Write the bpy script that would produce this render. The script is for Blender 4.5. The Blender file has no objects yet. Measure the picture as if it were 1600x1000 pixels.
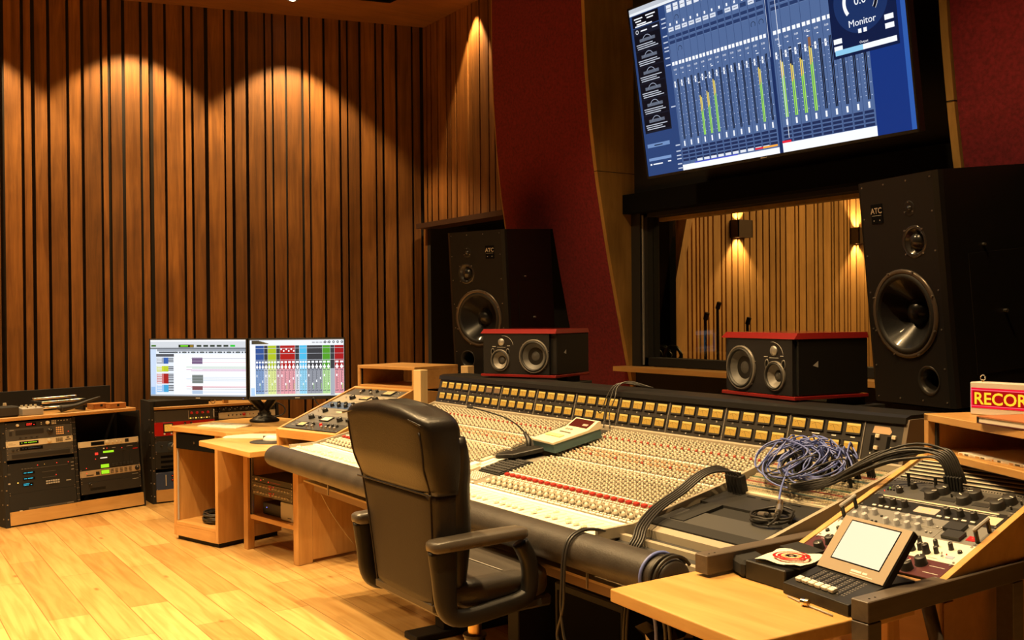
import bpy, math, random
from mathutils import Vector, Matrix
PI = math.pi
random.seed(11)
SC = bpy.context.scene
COL = SC.collection

# ------------------------------------------------------------------ camera
TH, PITCH, ROLL, FPX = .592, .0055, .009, 1556.0
CAMP = Vector((4.7815, -2.7153, 1.47))
fwd = Vector((-math.cos(TH), math.sin(TH), 0))
rgt = Vector((math.sin(TH), math.cos(TH), 0))
cp, sp = math.cos(PITCH), math.sin(PITCH)
f3 = fwd * cp - Vector((0, 0, sp))
u3 = fwd * sp + Vector((0, 0, cp))
cr, sr = math.cos(ROLL), math.sin(ROLL)
xr = rgt * cr - u3 * sr
ur = u3 * cr + rgt * sr
cam_data = bpy.data.cameras.new('camera')
cam_data.sensor_width = 36
cam_data.lens = FPX / 1600 * 36
cam_data.clip_start = .05
cam_data.clip_end = 60
cam = bpy.data.objects.new('camera', cam_data)
COL.objects.link(cam)
Rm = Matrix((xr, ur, -f3)).transposed().to_4x4()
cam.matrix_world = Matrix.Translation(CAMP) @ Rm
SC.camera = cam

# ------------------------------------------------------------------ view, world, lights
SC.view_settings.view_transform = 'Standard'
SC.view_settings.look = 'None'
SC.view_settings.gamma = 1
SC.view_settings.use_curve_mapping = False
SC.view_settings.exposure = 0.1
w = bpy.data.worlds.new('world')
SC.world = w
w.use_nodes = True
w.node_tree.nodes['Background'].inputs[0].default_value = (1, .62, .32, 1)
w.node_tree.nodes['Background'].inputs[1].default_value = .003
WARM = (1.0, .66, .30)

def spot(name, loc, energy, size=94, blend=.35, target=None, radius=.03, color=WARM):
    l = bpy.data.lights.new(name, 'SPOT')
    l.energy = energy; l.color = color; l.spot_size = math.radians(size); l.spot_blend = blend
    l.shadow_soft_size = radius
    o = bpy.data.objects.new(name, l); COL.objects.link(o); o.location = loc
    if target is not None:
        d = Vector(target) - Vector(loc)
        o.rotation_euler = d.to_track_quat('-Z', 'Y').to_euler()
    return o

C0 = Vector((-3.418, 1.784, 0)); DV = Vector((-.2441, -.9698, 0)); NV = Vector((.9698, -.2441, 0))
LAMPS = [(C0 + DV * t + NV * .448 + Vector((0, 0, 4.12))) for t in (1.224, 2.53, 3.84, 5.15)]
for p in LAMPS:
    spot('wall_downlight_light', p, 230, 94, .3, radius=.025)
spot('corner_downlight_light', (-2.47, 1.735, 4.14), 150, 62, .3, radius=.02)
ROOMSPOTS = [(.1, -1.67, 520), (1.7, -1.67, 520), (3.15, -1.6, 460), (-1.6, -1.9, 190),
             (-.4, -2.6, 480), (.9, -2.56, 300), (2.4, -2.56, 140), (-1.0, -3.45, 420), (.2, -3.45, 330), (-2.4, -.6, 60)]
for x, y, e in ((.75, -.45, 200), (2.7, -.35, 200)):  # added fill spots that brighten the fin, red fabric and console
    spot('front_fill_light', (x, y, 4.1), e, 106, .6, radius=.035)
for x, y, e in ROOMSPOTS:
    spot('ceiling_downlight_light', (x, y, 4.1), e, 92, .6, radius=.035)

# ------------------------------------------------------------------ materials
MATS = {}
def mat(name, color, rough=.5, metal=0, emit=None, es=1.0, spec=.5, coat=0, sheen=0, noise=None, bump=0, bscale=200, trans=0, alpha=1):
    if name in MATS: return MATS[name]
    m = bpy.data.materials.new(name); m.use_nodes = True
    nt = m.node_tree; b = nt.nodes['Principled BSDF']
    b.inputs['Base Color'].default_value = (*color, 1)
    b.inputs['Roughness'].default_value = rough
    b.inputs['Metallic'].default_value = metal
    b.inputs['Specular IOR Level'].default_value = spec
    b.inputs['Coat Weight'].default_value = coat
    b.inputs['Sheen Weight'].default_value = sheen
    b.inputs['Transmission Weight'].default_value = trans
    if emit:
        b.inputs['Emission Color'].default_value = (*emit, 1)
        b.inputs['Emission Strength'].default_value = es
    if noise or bump:
        tc = nt.nodes.new('ShaderNodeTexCoord')
    if noise:   # (scale, amount)
        n = nt.nodes.new('ShaderNodeTexNoise'); n.inputs['Scale'].default_value = noise[0]; n.inputs['Detail'].default_value = 4
        nt.links.new(tc.outputs['Object'], n.inputs['Vector'])
        r = nt.nodes.new('ShaderNodeValToRGB')
        a = noise[1]
        r.color_ramp.elements[0].position = .3; r.color_ramp.elements[1].position = .7
        r.color_ramp.elements[0].color = tuple(c * (1 - a) for c in color) + (1,)
        r.color_ramp.elements[1].color = tuple(min(1, c * (1 + a)) for c in color) + (1,)
        nt.links.new(n.outputs['Fac'], r.inputs['Fac']); nt.links.new(r.outputs['Color'], b.inputs['Base Color'])
    if bump:
        n2 = nt.nodes.new('ShaderNodeTexNoise'); n2.inputs['Scale'].default_value = bscale; n2.inputs['Detail'].default_value = 3
        nt.links.new(tc.outputs['Object'], n2.inputs['Vector'])
        bp = nt.nodes.new('ShaderNodeBump'); bp.inputs['Strength'].default_value = bump; bp.inputs['Distance'].default_value = .002
        nt.links.new(n2.outputs['Fac'], bp.inputs['Height']); nt.links.new(bp.outputs['Normal'], b.inputs['Normal'])
    MATS[name] = m
    return m

def wood(name, c1, c2, axis='Z', scale=9, stretch=14, rough=.45, knots=.25, coat=.1, rand=0):
    """grain stretched along one object axis, with broad figure and occasional knots"""
    if name in MATS: return MATS[name]
    m = bpy.data.materials.new(name); m.use_nodes = True
    nt = m.node_tree; N = nt.nodes.new; L = nt.links.new
    b = nt.nodes['Principled BSDF']; b.inputs['Roughness'].default_value = rough; b.inputs['Coat Weight'].default_value = coat
    b.inputs['Coat Roughness'].default_value = .3
    tc = N('ShaderNodeTexCoord'); mp = N('ShaderNodeMapping')
    s = [scale] * 3; s['XYZ'.index(axis)] = scale / stretch
    mp.inputs['Scale'].default_value = s
    L(tc.outputs['Object'], mp.inputs['Vector'])
    n = N('ShaderNodeTexNoise'); n.inputs['Scale'].default_value = 3; n.inputs['Detail'].default_value = 8; n.inputs['Roughness'].default_value = .65
    n.inputs['Distortion'].default_value = .6
    L(mp.outputs['Vector'], n.inputs['Vector'])
    r = N('ShaderNodeValToRGB'); r.color_ramp.elements[0].position = .33; r.color_ramp.elements[1].position = .68
    r.color_ramp.elements[0].color = (*c1, 1); r.color_ramp.elements[1].color = (*c2, 1)
    L(n.outputs['Fac'], r.inputs['Fac'])
    n2 = N('ShaderNodeTexNoise'); n2.inputs['Scale'].default_value = 2.4; n2.inputs['Detail'].default_value = 3
    L(tc.outputs['Object'], n2.inputs['Vector'])
    r2 = N('ShaderNodeValToRGB'); r2.color_ramp.elements[0].position = .35; r2.color_ramp.elements[1].position = .7
    r2.color_ramp.elements[0].color = (1 - knots,) * 3 + (1,); r2.color_ramp.elements[1].color = (1, 1, 1, 1)
    L(n2.outputs['Fac'], r2.inputs['Fac'])
    mx = N('ShaderNodeMixRGB'); mx.blend_type = 'MULTIPLY'; mx.inputs[0].default_value = 1
    L(r.outputs['Color'], mx.inputs[1]); L(r2.outputs['Color'], mx.inputs[2])
    out = mx.outputs[0]
    if rand:
        g = N('ShaderNodeNewGeometry'); mr = N('ShaderNodeMapRange')
        mr.inputs[3].default_value = 1 - rand; mr.inputs[4].default_value = 1 + rand * .4
        L(g.outputs['Random Per Island'], mr.inputs[0])
        mx2 = N('ShaderNodeMixRGB'); mx2.blend_type = 'MULTIPLY'; mx2.inputs[0].default_value = 1
        L(out, mx2.inputs[1]); L(mr.outputs[0], mx2.inputs[2]); out = mx2.outputs[0]
    L(out, b.inputs['Base Color'])
    bp = N('ShaderNodeBump'); bp.inputs['Strength'].default_value = .12; bp.inputs['Distance'].default_value = .002
    L(n.outputs['Fac'], bp.inputs['Height']); L(bp.outputs['Normal'], b.inputs['Normal'])
    MATS[name] = m
    return m

def emis(name, c, s=1.0):
    return mat(name, (0, 0, 0), .4, emit=c, es=s, spec=.2)

SLAT = wood('stained_slat_wood', (.165, .060, .011), (.38, .155, .032), 'Z', 7, 18, .5, .30, .05, rand=.35)
SLATF = wood('studio_slat_wood', (.50, .26, .08), (.68, .38, .13), 'Z', 7, 16, .55, .2, 0, rand=.2)
FINW = wood('fin_plywood', (.40, .22, .055), (.60, .35, .10), 'Z', 5, 8, .5, .35, .05)
MAPLE = wood('maple_board', (.50, .255, .070), (.64, .36, .12), 'X', 6, 12, .4, .12, .15)
MAPLEZ = wood('maple_upright', (.48, .24, .065), (.62, .345, .115), 'Z', 6, 12, .42, .14, .1)
PINE = wood('pine_post', (.74, .52, .24), (.84, .62, .32), 'Z', 8, 14, .5, .08, 0)
OAKE = wood('table_top_wood', (.56, .31, .085), (.72, .44, .15), 'X', 5, 9, .38, .15, .2)
REDWOOD = wood('plywood_panel', (.42, .19, .05), (.56, .28, .09), 'X', 4, 6, .5, .3, .1)
GREYW = wood('grey_stained_rail', (.075, .058, .043), (.13, .10, .075), 'Y', 8, 14, .45, .2, .1)
BLACK = mat('black_paint', (.008, .0075, .007), .42)
MATBLK = mat('matt_black', (.007, .0065, .006), .75)
PITCHB = mat('pitch_black', (.003, .003, .003), .9, spec=.1)
CLOTHB = mat('black_cloth', (.010, .009, .008), .95, sheen=.1, bump=.3, bscale=300)
FELT = mat('slat_backing_felt', (.016, .013, .011), .95)
REDF = mat('dark_red_fabric', (.17, .008, .016), .95, sheen=.03, noise=(60, .3), bump=.5, bscale=260)
CHAR = mat('charcoal', (.035, .033, .031), .5)
BAFFLE = mat('monitor_baffle', (.013, .012, .012), .42, spec=.3, bump=.1, bscale=600)
LEATHER = mat('black_leather', (.009, .007, .006), .38, spec=.42, bump=.25, bscale=220)
LEATHERD = mat('chair_back_fabric', (.011, .0065, .004), .6, bump=.3, bscale=300)
ROLLM = mat('armrest_vinyl', (.034, .028, .023), .45, noise=(14, .25), bump=.3, bscale=160)
GREY = mat('grey_metal', (.075, .073, .069), .45, .2)
DGREY = mat('dark_grey_metal', (.028, .027, .026), .45, .2)
LGREY = mat('light_grey_metal', (.42, .40, .37), .45, .1)
BRIDGEM = mat('bridge_panel', (.034, .030, .027), .45, .1)
BEIGE = mat('console_beige', (.36, .31, .23), .5)
PANEL = mat('console_panel', (.215, .185, .125), .5, noise=(40, .1))
CREAM = mat('cream_panel', (.66, .58, .42), .45)
FADERP = mat('fader_panel', (.84, .77, .58), .4)
WHITE = mat('white_plastic', (.82, .79, .72), .4)
KNOBC = mat('cream_knob', (.60, .545, .42), .4)
KNOBD = mat('knob_skirt', (.10, .085, .06), .5)
KNOBR = mat('red_knob', (.42, .06, .035), .4)
KNOBO = mat('orange_knob', (.58, .36, .22), .4)
KNOBG = mat('pale_grey_knob', (.40, .39, .40), .45)
REDB = mat('red_button', (.42, .022, .015), .35, emit=(.8, .05, .02), es=.05)
REDP = mat('red_faceplate', (.52, .012, .010), .35)
REDL = mat('red_lacquer', (.19, .011, .010), .25, coat=.6)
BLUEP = mat('blue_faceplate', (.025, .05, .13), .4)
MAROON = mat('maroon_faceplate', (.085, .018, .020), .4)
TEAL = mat('teal_body', (.06, .12, .13), .45)
CHROME = mat('chrome', (.8, .78, .74), .18, 1)
BRASS = mat('brass', (.75, .52, .25), .3, 1)
STEEL = mat('brushed_steel', (.45, .42, .38), .35, .9)
CONE = mat('speaker_cone_grey', (.10, .095, .088), .5)
CONEB = mat('speaker_cone_black', (.018, .018, .019), .28, coat=.4)
RING = mat('cone_surround', (.05, .045, .04), .3, coat=.3)
RUB = mat('black_rubber', (.018, .017, .016), .55)
CABB = mat('black_cable', (.020, .018, .016), .42)
CABU = mat('blue_cable', (.13, .17, .46), .4)
CABW = mat('white_cable', (.6, .58, .5), .5)
MESHG = mat('tweeter_grille', (.38, .36, .33), .4, .7)
AMBER = emis('amber_meter', (1.0, .43, .045), .74)
AMBERD = emis('amber_meter_dim', (.85, .36, .10), .40)
GREEN = emis('green_display', (.45, .9, .02), .9)
CYAN = emis('cyan_display', (.05, .6, .75), 1.0)
REDE = emis('red_light', (1.0, .04, .02), 1.5)
AMBL = emis('amber_light', (1.0, .55, .08), 1.5)
BLUEL = emis('blue_light', (.15, .2, 1.0), 2)
PAPER = mat('paper', (.78, .72, .60), .7)
CORKB = mat('orange_box_wood', (.48, .20, .055), .5)

# floor: staggered planks
FLOORM = bpy.data.materials.new('floor_planks'); FLOORM.use_nodes = True
def mk_floor():
    nt = FLOORM.node_tree; N = nt.nodes.new; L = nt.links.new
    b = nt.nodes['Principled BSDF']; b.inputs['Roughness'].default_value = .33; b.inputs['Coat Weight'].default_value = .15
    tc = N('ShaderNodeTexCoord'); mp = N('ShaderNodeMapping'); mp.inputs['Rotation'].default_value = (0, 0, math.radians(0))
    L(tc.outputs['Object'], mp.inputs['Vector'])
    br = N('ShaderNodeTexBrick'); br.offset = .37; br.inputs['Scale'].default_value = 1
    br.inputs['Brick Width'].default_value = 1.35; br.inputs['Row Height'].default_value = .19
    br.inputs['Mortar Size'].default_value = .0022; br.inputs['Mortar Smooth'].default_value = .2
    br.inputs['Color1'].default_value = (.46, .255, .08, 1); br.inputs['Color2'].default_value = (.68, .44, .165, 1)
    br.inputs['Mortar'].default_value = (.28, .14, .04, 1)
    L(mp.outputs['Vector'], br.inputs['Vector'])
    mp2 = N('ShaderNodeMapping'); mp2.inputs['Scale'].default_value = (.8, 11, 1); L(tc.outputs['Object'], mp2.inputs['Vector'])
    n = N('ShaderNodeTexNoise'); n.inputs['Scale'].default_value = 2.2; n.inputs['Detail'].default_value = 7; n.inputs['Distortion'].default_value = 1.0
    L(mp2.outputs['Vector'], n.inputs['Vector'])
    r = N('ShaderNodeValToRGB'); r.color_ramp.elements[0].position = .30; r.color_ramp.elements[1].position = .62
    r.color_ramp.elements[0].color = (.72, .62, .48, 1); r.color_ramp.elements[1].color = (1, 1, 1, 1)
    L(n.outputs['Fac'], r.inputs['Fac'])
    mx = N('ShaderNodeMixRGB'); mx.blend_type = 'MULTIPLY'; mx.inputs[0].default_value = .9
    L(br.outputs['Color'], mx.inputs[1]); L(r.outputs['Color'], mx.inputs[2])
    v = N('ShaderNodeTexVoronoi'); v.inputs['Scale'].default_value = 1.7
    mp3 = N('ShaderNodeMapping'); mp3.inputs['Scale'].default_value = (1.2, 3.2, 1); L(tc.outputs['Object'], mp3.inputs['Vector']); L(mp3.outputs['Vector'], v.inputs['Vector'])
    r3 = N('ShaderNodeValToRGB'); r3.color_ramp.elements[0].position = .02; r3.color_ramp.elements[1].position = .09
    r3.color_ramp.elements[0].color = (.45, .28, .13, 1); r3.color_ramp.elements[1].color = (1, 1, 1, 1)
    L(v.outputs['Distance'], r3.inputs['Fac'])
    mx3 = N('ShaderNodeMixRGB'); mx3.blend_type = 'MULTIPLY'; mx3.inputs[0].default_value = .8
    L(mx.outputs[0], mx3.inputs[1]); L(r3.outputs['Color'], mx3.inputs[2])
    L(mx3.outputs[0], b.inputs['Base Color'])
mk_floor()

def glass_mat():
    m = bpy.data.materials.new('window_glass'); m.use_nodes = True
    nt = m.node_tree; nt.nodes.clear(); N = nt.nodes.new; L = nt.links.new
    o = N('ShaderNodeOutputMaterial'); mx = N('ShaderNodeMixShader'); t = N('ShaderNodeBsdfTransparent'); g = N('ShaderNodeBsdfGlossy')
    t.inputs[0].default_value = (.93, .93, .90, 1); g.inputs['Roughness'].default_value = .02
    fr = N('ShaderNodeFresnel'); fr.inputs[0].default_value = 1.45
    gm = N('ShaderNodeNewGeometry'); ml = N('ShaderNodeMath'); ml.operation = 'SUBTRACT'; ml.use_clamp = True
    L(fr.outputs[0], ml.inputs[0]); L(gm.outputs['Backfacing'], ml.inputs[1]); L(ml.outputs[0], mx.inputs[0]); L(t.outputs[0], mx.inputs[1]); L(g.outputs[0], mx.inputs[2]); L(mx.outputs[0], o.inputs[0])
    return m
GLASS = glass_mat()

# ------------------------------------------------------------------ mesh builder
class MB:
    def __init__(s, M=None):
        s.v = []; s.f = []; s.mi = []; s.sm = []; s.mats = []; s.M = M or Matrix.Identity(4)
    def add(s, vs, fs, m, smooth=False):
        if m not in s.mats: s.mats.append(m)
        k = s.mats.index(m); o = len(s.v)
        for p in vs: s.v.append(tuple(s.M @ Vector(p)))
        for q in fs: s.f.append(tuple(i + o for i in q)); s.mi.append(k); s.sm.append(smooth)
        return s
    def bx(s, x0, x1, y0, y1, z0, z1, m, ch=0):
        if ch:
            return s.chbox(x0, x1, y0, y1, z0, z1, m, ch)
        vs = [(x0, y0, z0), (x1, y0, z0), (x1, y1, z0), (x0, y1, z0), (x0, y0, z1), (x1, y0, z1), (x1, y1, z1), (x0, y1, z1)]
        fs = [(0, 3, 2, 1), (4, 5, 6, 7), (0, 1, 5, 4), (1, 2, 6, 5), (2, 3, 7, 6), (3, 0, 4, 7)]
        return s.add(vs, fs, m)
    def chbox(s, x0, x1, y0, y1, z0, z1, m, c):
        X = (x0, x1); Y = (y0, y1); Z = (z0, z1); vs = []; idx = {}
        for i in (0, 1):
            for j in (0, 1):
                for k in (0, 1):
                    sx = c if i == 0 else -c; sy = c if j == 0 else -c; sz = c if k == 0 else -c
                    idx[(i, j, k, 'x')] = len(vs); vs.append((X[i], Y[j] + sy, Z[k] + sz))
                    idx[(i, j, k, 'y')] = len(vs); vs.append((X[i] + sx, Y[j], Z[k] + sz))
                    idx[(i, j, k, 'z')] = len(vs); vs.append((X[i] + sx, Y[j] + sy, Z[k]))
        fs = []
        def q(l):
            fs.append(tuple(idx[a] for a in l))
        for i in (0, 1): q([(i, 0, 0, 'x'), (i, 1, 0, 'x'), (i, 1, 1, 'x'), (i, 0, 1, 'x')])
        for j in (0, 1): q([(0, j, 0, 'y'), (1, j, 0, 'y'), (1, j, 1, 'y'), (0, j, 1, 'y')])
        for k in (0, 1): q([(0, 0, k, 'z'), (1, 0, k, 'z'), (1, 1, k, 'z'), (0, 1, k, 'z')])
        for i in (0, 1):
            for j in (0, 1):
                q([(i, j, 0, 'x'), (i, j, 1, 'x'), (i, j, 1, 'y'), (i, j, 0, 'y')])
                q([(i, 0, j, 'x'), (i, 1, j, 'x'), (i, 1, j, 'z'), (i, 0, j, 'z')])
                q([(0, i, j, 'y'), (1, i, j, 'y'), (1, i, j, 'z'), (0, i, j, 'z')])
                for k in (0, 1): q([(i, j, k, 'x'), (i, j, k, 'y'), (i, j, k, 'z')])
        return s.add(vs, fs, m)
    def cyl(s, p0, p1, r0, m, r1=None, n=12, caps=True, smooth=True):
        p0 = Vector(p0); p1 = Vector(p1); r1 = r0 if r1 is None else r1
        d = (p1 - p0).normalized(); a = d.orthogonal().normalized(); b = d.cross(a)
        vs = []
        for p, r in ((p0, r0), (p1, r1)):
            for i in range(n):
                t = 2 * PI * i / n; vs.append(p + (a * math.cos(t) + b * math.sin(t)) * r)
        fs = [(i, (i + 1) % n, n + (i + 1) % n, n + i) for i in range(n)]
        s.add(vs, fs, m, smooth)
        if caps:
            s.add(vs[:n], [tuple(reversed(range(n)))], m); s.add(vs[n:], [tuple(range(n))], m)
        return s
    def tube(s, pts, r, m, n=6, caps=True):
        pts = [Vector(p) for p in pts]; vs = []; fs = []
        d0 = (pts[1] - pts[0]).normalized(); a = d0.orthogonal().normalized()
        for i, p in enumerate(pts):
            d = (pts[min(i + 1, len(pts) - 1)] - pts[max(i - 1, 0)])
            if d.length < 1e-9: d = d0
            d = d.normalized(); a = (a - d * a.dot(d))
            a = a.normalized() if a.length > 1e-6 else d.orthogonal().normalized()
            b = d.cross(a)
            rr = r[i] if isinstance(r, (list, tuple)) else r
            for k in range(n):
                t = 2 * PI * k / n; vs.append(p + (a * math.cos(t) + b * math.sin(t)) * rr)
        for i in range(len(pts) - 1):
            for k in range(n):
                fs.append((i * n + k, i * n + (k + 1) % n, (i + 1) * n + (k + 1) % n, (i + 1) * n + k))
        if caps:
            fs.append(tuple(reversed(range(n)))); fs.append(tuple(range((len(pts) - 1) * n, len(pts) * n)))
        return s.add(vs, fs, m, True)
    def lathe(s, prof, o, ax, m, n=28, smooth=True, close=False):
        """prof: (radius, height) pairs along axis ax from point o"""
        o = Vector(o); d = Vector(ax).normalized(); a = d.orthogonal().normalized(); b = d.cross(a); vs = []; fs = []
        for r, h in prof:
            for k in range(n):
                t = 2 * PI * k / n; vs.append(o + d * h + (a * math.cos(t) + b * math.sin(t)) * max(r, 1e-5))
        for i in range(len(prof) - 1):
            for k in range(n):
                fs.append((i * n + k, i * n + (k + 1) % n, (i + 1) * n + (k + 1) % n, (i + 1) * n + k))
        return s.add(vs, fs, m, smooth)
    def prism(s, poly, z0, z1, m, plane='XY'):
        """2-D polygon extruded; plane XY -> along z, YZ -> along x, XZ -> along y"""
        def P(a, b, c): return {'XY': (a, b, c), 'YZ': (c, a, b), 'XZ': (a, c, b)}[plane]
        n = len(poly); vs = [P(a, b, z0) for a, b in poly] + [P(a, b, z1) for a, b in poly]
        fs = [tuple(reversed(range(n))), tuple(range(n, 2 * n))] + [(i, (i + 1) % n, n + (i + 1) % n, n + i) for i in range(n)]
        return s.add(vs, fs, m)
    def rect(s, x0, y0, x1, y1, z, m):
        return s.add([(x0, y0, z), (x1, y0, z), (x1, y1, z), (x0, y1, z)], [(0, 1, 2, 3)], m)
    def text(s, txt, x, y, z, size, m, M=None, align='LEFT', bold=False, sx=1.0):
        vs, fs = text_geo(txt, size, align, bold)
        return s.add([(x + a * sx, y + b, z) for a, b in vs], fs, m)
    def build(s, name, parent=None, bevel=0, M=None):
        me = bpy.data.meshes.new(name)
        me.from_pydata(s.v, [], s.f)
        for m in s.mats: me.materials.append(m)
        me.polygons.foreach_set('material_index', s.mi)
        me.polygons.foreach_set('use_smooth', s.sm)
        me.update()
        o = bpy.data.objects.new(name, me); COL.objects.link(o)
        if parent: o.parent = parent
        if M is not None: o.matrix_world = M
        if bevel:
            b = o.modifiers.new('b', 'BEVEL'); b.width = bevel; b.segments = 3; b.limit_method = 'ANGLE'; b.angle_limit = math.radians(35)
        return o

TXT = {}
def text_geo(txt, size, align='LEFT', bold=False):
    k = (txt, size, align, bold)
    if k in TXT: return TXT[k]
    c = bpy.data.curves.new('t', 'FONT'); c.body = txt; c.size = size; c.align_x = align; c.resolution_u = 3
    if bold: c.offset = size * .018
    o = bpy.data.objects.new('t', c); COL.objects.link(o)
    dg = bpy.context.evaluated_depsgraph_get(); dg.update()
    me = bpy.data.meshes.new_from_object(o.evaluated_get(dg))
    r = ([(v.co.x, v.co.y) for v in me.vertices], [tuple(p.vertices) for p in me.polygons])
    bpy.data.objects.remove(o); bpy.data.curves.remove(c); bpy.data.meshes.remove(me)
    TXT[k] = r
    return r

def tag(o, label, cat, group=None):
    o['label'] = label; o['category'] = cat
    if group: o['group'] = group
    return o
def struct(o):
    o['kind'] = 'structure'; return o
def thing(name, label, cat, M=None, group=None, loc=None, rz=0):
    o = bpy.data.objects.new(name, None); COL.objects.link(o); o.empty_display_size = .05
    if M is None: M = Matrix.Translation(Vector(loc or (0, 0, 0))) @ Matrix.Rotation(rz, 4, 'Z')
    o.matrix_world = M
    return tag(o, label, cat, group)
def inst(name, me, parent, loc=(0, 0, 0), rot=(0, 0, 0)):
    o = bpy.data.objects.new(name, me); COL.objects.link(o); o.parent = parent; o.location = loc; o.rotation_euler = rot
    return o
def spl(pts, n=8):
    """Catmull-Rom through the points"""
    P = [Vector(p) for p in pts]; P = [P[0] * 2 - P[1]] + P + [P[-1] * 2 - P[-2]]; out = []
    for i in range(1, len(P) - 2):
        a, b, c, d = P[i - 1:i + 3]
        for k in range(n):
            t = k / n
            out.append(.5 * ((2 * b) + (c - a) * t + (2 * a - 5 * b + 4 * c - d) * t * t + (3 * b - a - 3 * c + d) * t ** 3))
    out.append(P[-2]); return out

# ================================================================== THE ROOM
CEIL = 4.16
m = MB(); m.bx(-5.2, 7, -6.5, 1.9, -.05, 0, FLOORM); struct(m.build('floor'))
m = MB(); m.bx(-5.2, 7, -6.5, 2.6, 4.75, 4.8, PITCHB); struct(m.build('ceiling'))

# left wall: felt backing, and stained boards of uneven width with dark gaps
GAPS = [(3.491, 3.529), (3.345, 3.369), (3.264, 3.293), (3.149, 3.173), (3.003, 3.027), (2.89, 2.915), (2.746, 2.766), (2.681, 2.706),
        (2.57, 2.596), (2.433, 2.453), (2.346, 2.382), (2.237, 2.258), (2.085, 2.106), (2.017, 2.038), (1.895, 1.927), (1.75, 1.766),
        (1.674, 1.701), (1.554, 1.581), (1.405, 1.422), (1.338, 1.355), (1.221, 1.238), (1.074, 1.096), (1.011, 1.028), (.879, .902),
        (.734, .757), (.67, .687), (.552, .575), (.409, .427), (.337, .361), (.211, .235), (.064, .083)]
t = 3.529
while t < 6.2:
    b = random.choice((.07, .11, .13, .15)); g = random.choice((.022, .03, .036)); t += b; GAPS.insert(0, (t, t + g)); t += g
wl = MB()
ang = math.atan2(DV.y, DV.x)
def wallbox(mb, t0, t1, d0, d1, z0, z1, m):
    """box in left-wall coordinates: t along the wall, d out from it"""
    vs = []
    for z in (z0, z1):
        for t, d in ((t0, d0), (t1, d0), (t1, d1), (t0, d1)):
            p = C0 + DV * t + NV * d; vs.append((p.x, p.y, z))
    mb.add(vs, [(0, 3, 2, 1), (4, 5, 6, 7), (0, 1, 5, 4), (1, 2, 6, 5), (2, 3, 7, 6), (3, 0, 4, 7)], m)
wallbox(wl, -.1, 6.4, -.14, -.03, 0, CEIL + .1, FELT)
WL = struct(wl.build('wall_left'))
bd = MB(); prev = 6.2
for a, b in GAPS:
    if b < prev: wallbox(bd, b, prev, -.03, 0, .05, CEIL, SLAT)
    prev = a
wallbox(bd, .0, prev, -.03, 0, .05, CEIL, SLAT)
bd.build('slat_board', WL)

# short front wall left of the soffit, slatted above a ledge, open dark recess below
FG = [(-3.366, -3.341), (-3.281, -3.257), (-3.162, -3.138), (-2.999, -2.976), (-2.92, -2.908), (-2.83, -2.808), (-2.624, -2.603), (-2.55, -2.539),
      (-2.435, -2.415), (-2.293, -2.274), (-2.2, -2.18), (-2.07, -2.05), (-1.93, -1.91), (-1.83, -1.81), (-1.65, -1.63)]
LEDGE = 2.30
m = MB(); m.bx(-3.55, -1.1, 1.86, 1.92, LEDGE, CEIL + .1, FELT)
m.bx(-3.55, -.5, 2.2, 2.26, 0, LEDGE + .3, PITCHB); m.bx(-3.33, -3.27, 1.8, 2.2, 0, LEDGE, FELT)
m.bx(-3.3, -1.1, 1.86, 2.2, LEDGE, LEDGE + .03, PITCHB)
WF = struct(m.build('wall_front'))
m = MB(); px = -3.418
for a, b in FG:
    m.bx(px, a, 1.82, 1.86, LEDGE + .02, CEIL, SLAT); px = b
m.bx(px, -1.3, 1.82, 1.86, LEDGE + .02, CEIL, SLAT)
m.bx(-3.40, -3.33, 1.80, 1.86, .05, LEDGE, SLAT)
m.build('slat_board', WF)
m = MB(); m.bx(-3.36, -1.15, 1.70, 1.90, LEDGE - .03, LEDGE + .015, mat('dark_ledge', (.05, .022, .012), .5)); struct(m.build('trim_1'))
# soffit band under the ceiling along both walls
SOFM = wood('soffit_wood', (.24, .10, .03), (.34, .15, .045), 'Y', 4, 10, .5, .2, .05)
m = MB()
p0 = C0 - DV * .1; p1 = C0 + DV * 6.4
q0 = C0 + NV * .62 + DV * .42; q1 = p1 + NV * .62
m.prism([(p0.x, p0.y), (p1.x, p1.y), (q1.x, q1.y), (q0.x, q0.y)], CEIL, CEIL + .05, SOFM)
m.prism([(p0.x, p0.y), (q0.x, q0.y), (-1.1, 1.42), (-1.1, 1.9)], CEIL, CEIL + .05, SOFM)
m.prism([(q0.x, q0.y), (q1.x, q1.y), (q1.x + .03, q1.y), (q0.x + .03, q0.y - .03), (-1.1, 1.39), (-1.1, 1.42)], CEIL, 4.76, PITCHB)
struct(m.build('trim_2'))
# right and back walls, out of frame
m = MB(); m.bx(6.9, 7, -6.5, 2, 0, 4.8, mat('far_wall_brown', (.10, .045, .02), .8)); struct(m.build('wall_right'))
m = MB(); m.bx(-5.2, 7, -6.5, -6.4, 0, 4.8, MATS['far_wall_brown']); struct(m.build('wall_back'))

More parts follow.
